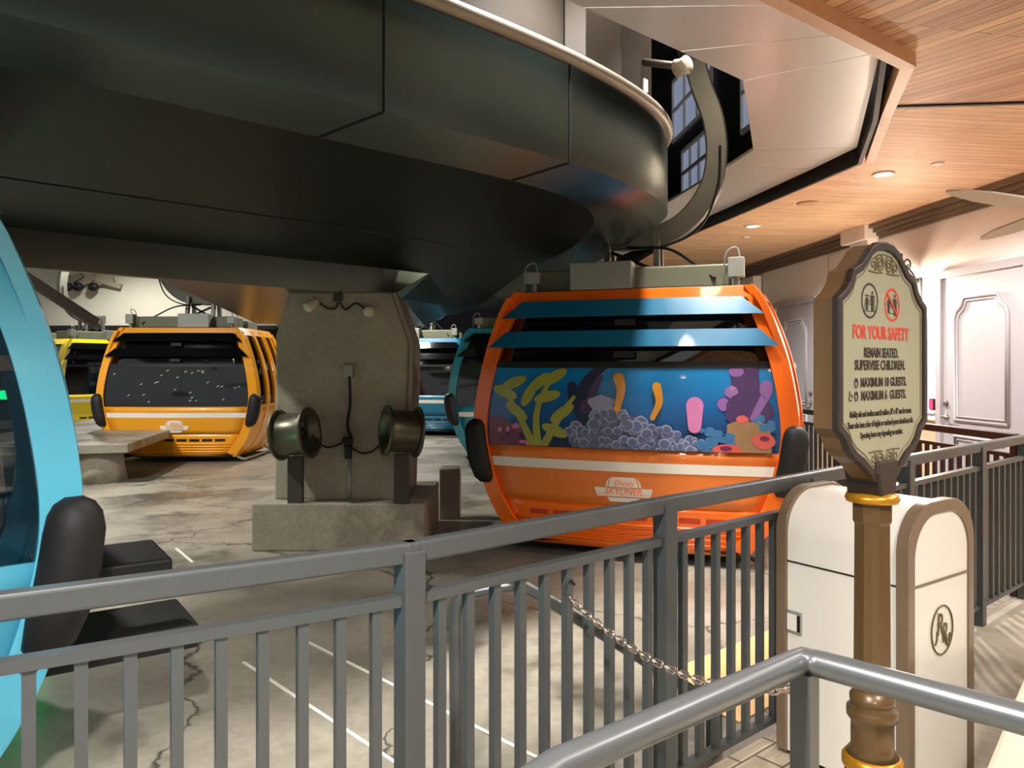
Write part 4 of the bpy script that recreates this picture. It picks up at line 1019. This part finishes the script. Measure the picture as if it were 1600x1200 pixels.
# ---------------------------------------------------------------- things on the right wall and ceiling
def on_wall(px, py, off):
    k = (px - 800) / FPX; d = (5.156 - off) / (k + 0.0858)
    return at(px, py, d)
c = on_wall(1464, 632, 0.0)
t = thing('fire_alarm', 'small red wall alarm beside the nearer pale door', 'alarm', c)
MB().box(c + Vector((-0.03, 0, 0)), (0.06, 0.075, 0.12), WR).build('alarm_body', 'sign_rim', t, bevel=0.006)
MB().box(c + Vector((-0.065, 0, 0.0)), (0.012, 0.05, 0.095), WR).build('alarm_light', 'red_led', t)
c = on_wall(1470, 576, 0.0)
t = thing('wall_plaque', 'small white plaque with rounded corners above the red alarm', 'plaque', c)
MB().box(c + Vector((-0.008, 0, 0)), (0.016, 0.16, 0.1), WR).build('plaque_plate', 'white_trim', t, bevel=0.007)
b = MB(); b.box(c + Vector((-0.0175, 0.0, 0.015)), (0.002, 0.09, 0.010), WR); b.box(c + Vector((-0.0175, 0.0, -0.012)), (0.002, 0.05, 0.010), WR); b.build('plaque_lettering', 'sign_olive', t)
c = on_wall(1189, 444, 0.0)
t = thing('wall_speaker', 'small white box fixed high on the wall above the orange cabin corner', 'speaker', c)
MB().box(c + Vector((-0.09, 0, 0)), (0.14, 0.16, 0.26), WR).build('speaker_box', 'white_trim', t, bevel=0.01)
MB().tube([c, c + Vector((-0.05, 0, 0))], 0.02, 8).build('speaker_bracket', 'white_trim', t)
c = on_wall(1224, 525, 0.0)
tag(MB().box(c + Vector((-0.02, 0, 0)), (0.04, 0.1, 0.14), WR).build('wall_switch', 'white_trim', bevel=0.005), 'small white switch box on the wall beside the orange cabin window', 'switch')
# sconce
c = on_wall(1437, 445, 0.0)
t = thing('wall_sconce', 'scrolled black iron wall lantern glowing behind the top of the sign', 'wall lamp', c)
MB().box(c + Vector((-0.012, 0, -0.05)), (0.024, 0.1, 0.24), WR).build('back_plate', 'black_paint', t, bevel=0.008)
b = MB()
b.tube(catmull([c + Vector((-0.02, 0, 0.02)), c + Vector((-0.09, 0, 0.14)), c + Vector((-0.20, 0, 0.24)), c + Vector((-0.25, 0, 0.20)), c + Vector((-0.22, 0, 0.16)), c + Vector((-0.20, 0, 0.19))], 7), 0.010, 8)
for s in (-1, 1):
    b.tube(catmull([c + Vector((-0.2, s * 0.02, 0.22)), c + Vector((-0.2, s * 0.12, 0.26)), c + Vector((-0.2, s * 0.19, 0.21)), c + Vector((-0.2, s * 0.16, 0.15)), c + Vector((-0.2, s * 0.12, 0.18)), c + Vector((-0.2, s * 0.15, 0.20))], 6), 0.008, 8)
b.tube([c + Vector((-0.2, 0, 0.2)), c + Vector((-0.2, 0, 0.34))], 0.012, 8)
b.build('scroll_bracket', 'black_paint', t)
MB().lathe([(0.02, 0.14), (0.05, 0.13), (0.10, 0.08), (0.105, 0.06)], c + Vector((-0.2, 0, 0.0)), 16).build('lamp_cap', 'black_paint', t)
MB().lathe([(0.095, 0.06), (0.085, -0.05), (0.05, -0.13), (0.02, -0.15)], c + Vector((-0.2, 0, 0.0)), 12, cap=False).build('lamp_glass', 'clear_glass', t)
MB().sphere(c + Vector((-0.2, 0, -0.02)), 0.035, 0.035, 0.05).build('lamp_bulb', 'bulb', t)
ld = bpy.data.lights.new('sconce_glow', 'POINT'); ld.energy = 55; ld.color = (1.0, 0.84, 0.68); ld.shadow_soft_size = 0.05
lo = bpy.data.objects.new('sconce_glow', ld); C.objects.link(lo); lo.parent = t; lo.location = (-0.2, 0, -0.09)
# ceiling discs
def ceil_pt(px, py, z=3.2): d = (z - CAM_H) * FPX / (HOR - py); return at(px, py, d)
c = ceil_pt(1262, 317); tag(MB().lathe([(0.11, 0), (0.11, -0.01), (0.08, -0.014)], c, 24).build('ceiling_speaker', 'trim_wood'), 'flush round speaker grille in the timber ceiling between the downlights', 'speaker')
c = ceil_pt(1465, 255); tag(MB().lathe([(0.05, 0), (0.05, -0.008), (0.02, -0.012)], c, 20).build('sprinkler_cap', 'white_trim'), 'small white sprinkler cover in the timber ceiling near the right edge', 'sprinkler')
c = ceil_pt(1165, 370); tag(MB().lathe([(0.05, 0), (0.05, -0.008), (0.02, -0.012)], c, 20).build('sprinkler_cap', 'white_trim'), 'small white sprinkler cover in the timber ceiling above the orange cabin', 'sprinkler')
# ceiling fan whose blade tips reach into view
hub = Vector((2.97, 4.12, 2.36))
fn = thing('ceiling_fan', 'ceiling fan with pale thin blades reaching in from the right edge', 'fan', (hub.x, hub.y, 3.1))
ORG[fn.name] = Vector((hub.x, hub.y, 3.1))
MB().lathe([(0.03, -0.09), (0.13, -0.05), (0.13, 0.05), (0.05, 0.09)], hub, 24).build('motor_housing', 'blade_wood', fn)
MB().tube([hub + Vector((0, 0, 0.08)), (hub.x, hub.y, 3.09)], 0.016, 10).build('down_rod', 'blade_wood', fn)
for a in (R(206), R(82), R(326)):
    dr = Vector((math.cos(a), math.sin(a), 0)); tg = Vector((-dr.y, dr.x, 0.25)).normalized()
    b = MB(); b.loft([[hub + dr * r + tg * wd + Vector((0, 0, 0.006)), hub + dr * r - tg * wd + Vector((0, 0, 0.006)), hub + dr * r - tg * wd - Vector((0, 0, 0.004)), hub + dr * r + tg * wd - Vector((0, 0, 0.004))] for r, wd in ((0.12, 0.03), (0.3, 0.055), (0.7, 0.05), (0.92, 0.025), (0.98, 0.004))])
    b.build('fan_blade', 'blade_wood', fn)

# ---------------------------------------------------------------- far left side of the station
b = MB(); b.prism([(-7.4, 9.2), (-4.95, 9.9), (-5.35, 12.0), (-7.9, 14.5)], 0.40, 0.52)
t = tag(b.build('boarding_slab', 'floor_concrete', bevel=0.01), 'raised pale concrete slab edge left of the amber cabin', 'concrete slab')
tag(MB().lathe([(0.34, 0), (0.30, 0.2), (0.28, 0.40)], (-5.45, 10.15, 0), 28).build('round_pier', 'pillar_concrete'), 'round concrete pier holding up the slab left of the amber cabin', 'pier')
struct(MB().prism([(-30, 21.5), (10, 21.5), (10, 21.9), (-30, 21.9)], -0.05, 5.6).build('wall_night_backdrop', 'navy', org=(0, 0, 0)))  # dark sheet standing in for the night past the open end
t = thing('entrance_fascia', 'white fascia of the far station end above the yellow cabins', 'building', (-8, 20.2, 2.4))
b = MB(); b.box((-9.4, 20.2, 3.3), (6.6, 0.5, 1.5)); b.build('fascia_board', 'white_building', t, bevel=0.02)
b = MB(); b.box((-9.4, 19.9, 2.52), (6.6, 0.08, 0.1)); b.build('fascia_trim', 'black_paint', t)
t = thing('rope_guide', 'pale steel roller bracket high above the lemon yellow cabin', 'machinery', at(130, 450, 19.82))
b = MB()
for p, q in (((95, 448), (128, 430)), ((118, 450), (150, 432)), ((140, 446), (178, 436)), ((150, 436), (190, 448)), ((105, 432), (112, 452))):
    b.bar(at(*p, 19.82), at(*q, 19.9), 0.13, 0.13)
b.build('roller_frame', 'bone', t)
b = MB()
for px in (105, 122, 146): b.lathe([(0.11, -0.06), (0.11, 0.06)], at(px, 448, 19.72), 14, (0, 1, 0))
b.build('roller', 'black_paint', t)
b = MB(); b.prism([(-6.5, 19.6), (2.6, 19.6), (2.6, 21.2), (-6.5, 21.2)], 0, 0.34)
tag(b.build('far_kerb', 'pillar_concrete', bevel=0.02), 'low concrete kerb behind the deep blue cabin', 'kerb')
# cantilever bracket: dark diagonal beam at the left
tag(MB().bar(at(35, 430, 9.0), at(150, 505, 9.6), 0.09, 0.12).build('diagonal_beam', 'machine_brown'), 'brown diagonal steel beam above the lemon yellow cabin', 'beam')
tag(MB().loft([[at(px, py, d) for px, py in ((-10, 335), (46, 372), (70, 372), (40, 395), (-10, 395))] for d in (4.9, 5.0)]).build('corner_plate', 'steel'), 'steel gusset plate at the left end of the canopy edge', 'plate')
# light posts with green lamps
for i, (px, lit) in enumerate(((4, False), (33, True))):
    p = at(px, 806, 5.2)
    t = thing('signal_post', 'slim black post topped by a glowing green lamp beside the sky blue cabin' if lit else 'slim black post at the left edge beside the green-lit post', 'post', (p.x, p.y, 0), 0, 'black posts at the left edge')
    MB().tube([(p.x, p.y, 0), (p.x, p.y, p.z - 0.02)], 0.035, 12).build('pole', 'black_paint', t)
    MB().lathe([(0.055, 0), (0.055, 0.015), (0.04, 0.03)], (p.x, p.y, 0), 20).build('foot', 'black_paint', t)
    MB().sphere((p.x, p.y, p.z), 0.035, 0.035, 0.028).build('lamp_dome', 'green_led' if lit else 'black_paint', t)
    if lit:
        ld = bpy.data.lights.new('green_glow', 'POINT'); ld.energy = 1.2; ld.color = (0.1, 1, 0.4); ld.shadow_soft_size = 0.04
        lo = bpy.data.objects.new('green_glow', ld); C.objects.link(lo); lo.parent = t; lo.location = (0, -0.07, p.z + 0.03)
p = at(18, 617, 9.5)
t = thing('illuminated_sign', 'glowing green box sign seen through the sky blue cabin window', 'sign', p)
MB().box(p, (0.46, 0.08, 0.15)).build('sign_housing', 'black_paint', t, bevel=0.01)
b = MB(); b.box(p + Vector((0, -0.043, 0.0)), (0.42, 0.006, 0.11)); b.build('sign_screen', 'green_screen', t)
MB().tube([p + Vector((0, 0, 0.07)), Vector((p.x, p.y, 3.0))], 0.012, 8).build('hanging_rod', 'black_paint', t)

# lettering curves become plain meshes
dg = bpy.context.evaluated_depsgraph_get()
for o in [o for o in bpy.data.objects if o.type == 'FONT']:
    me = bpy.data.meshes.new_from_object(o.evaluated_get(dg))
    nm = o.name.split('.')[0]; q = bpy.data.objects.new(nm, me); C.objects.link(q)
    q.parent = o.parent; q.location = o.location; q.rotation_euler = o.rotation_euler; q.scale = o.scale
    bpy.data.objects.remove(o)
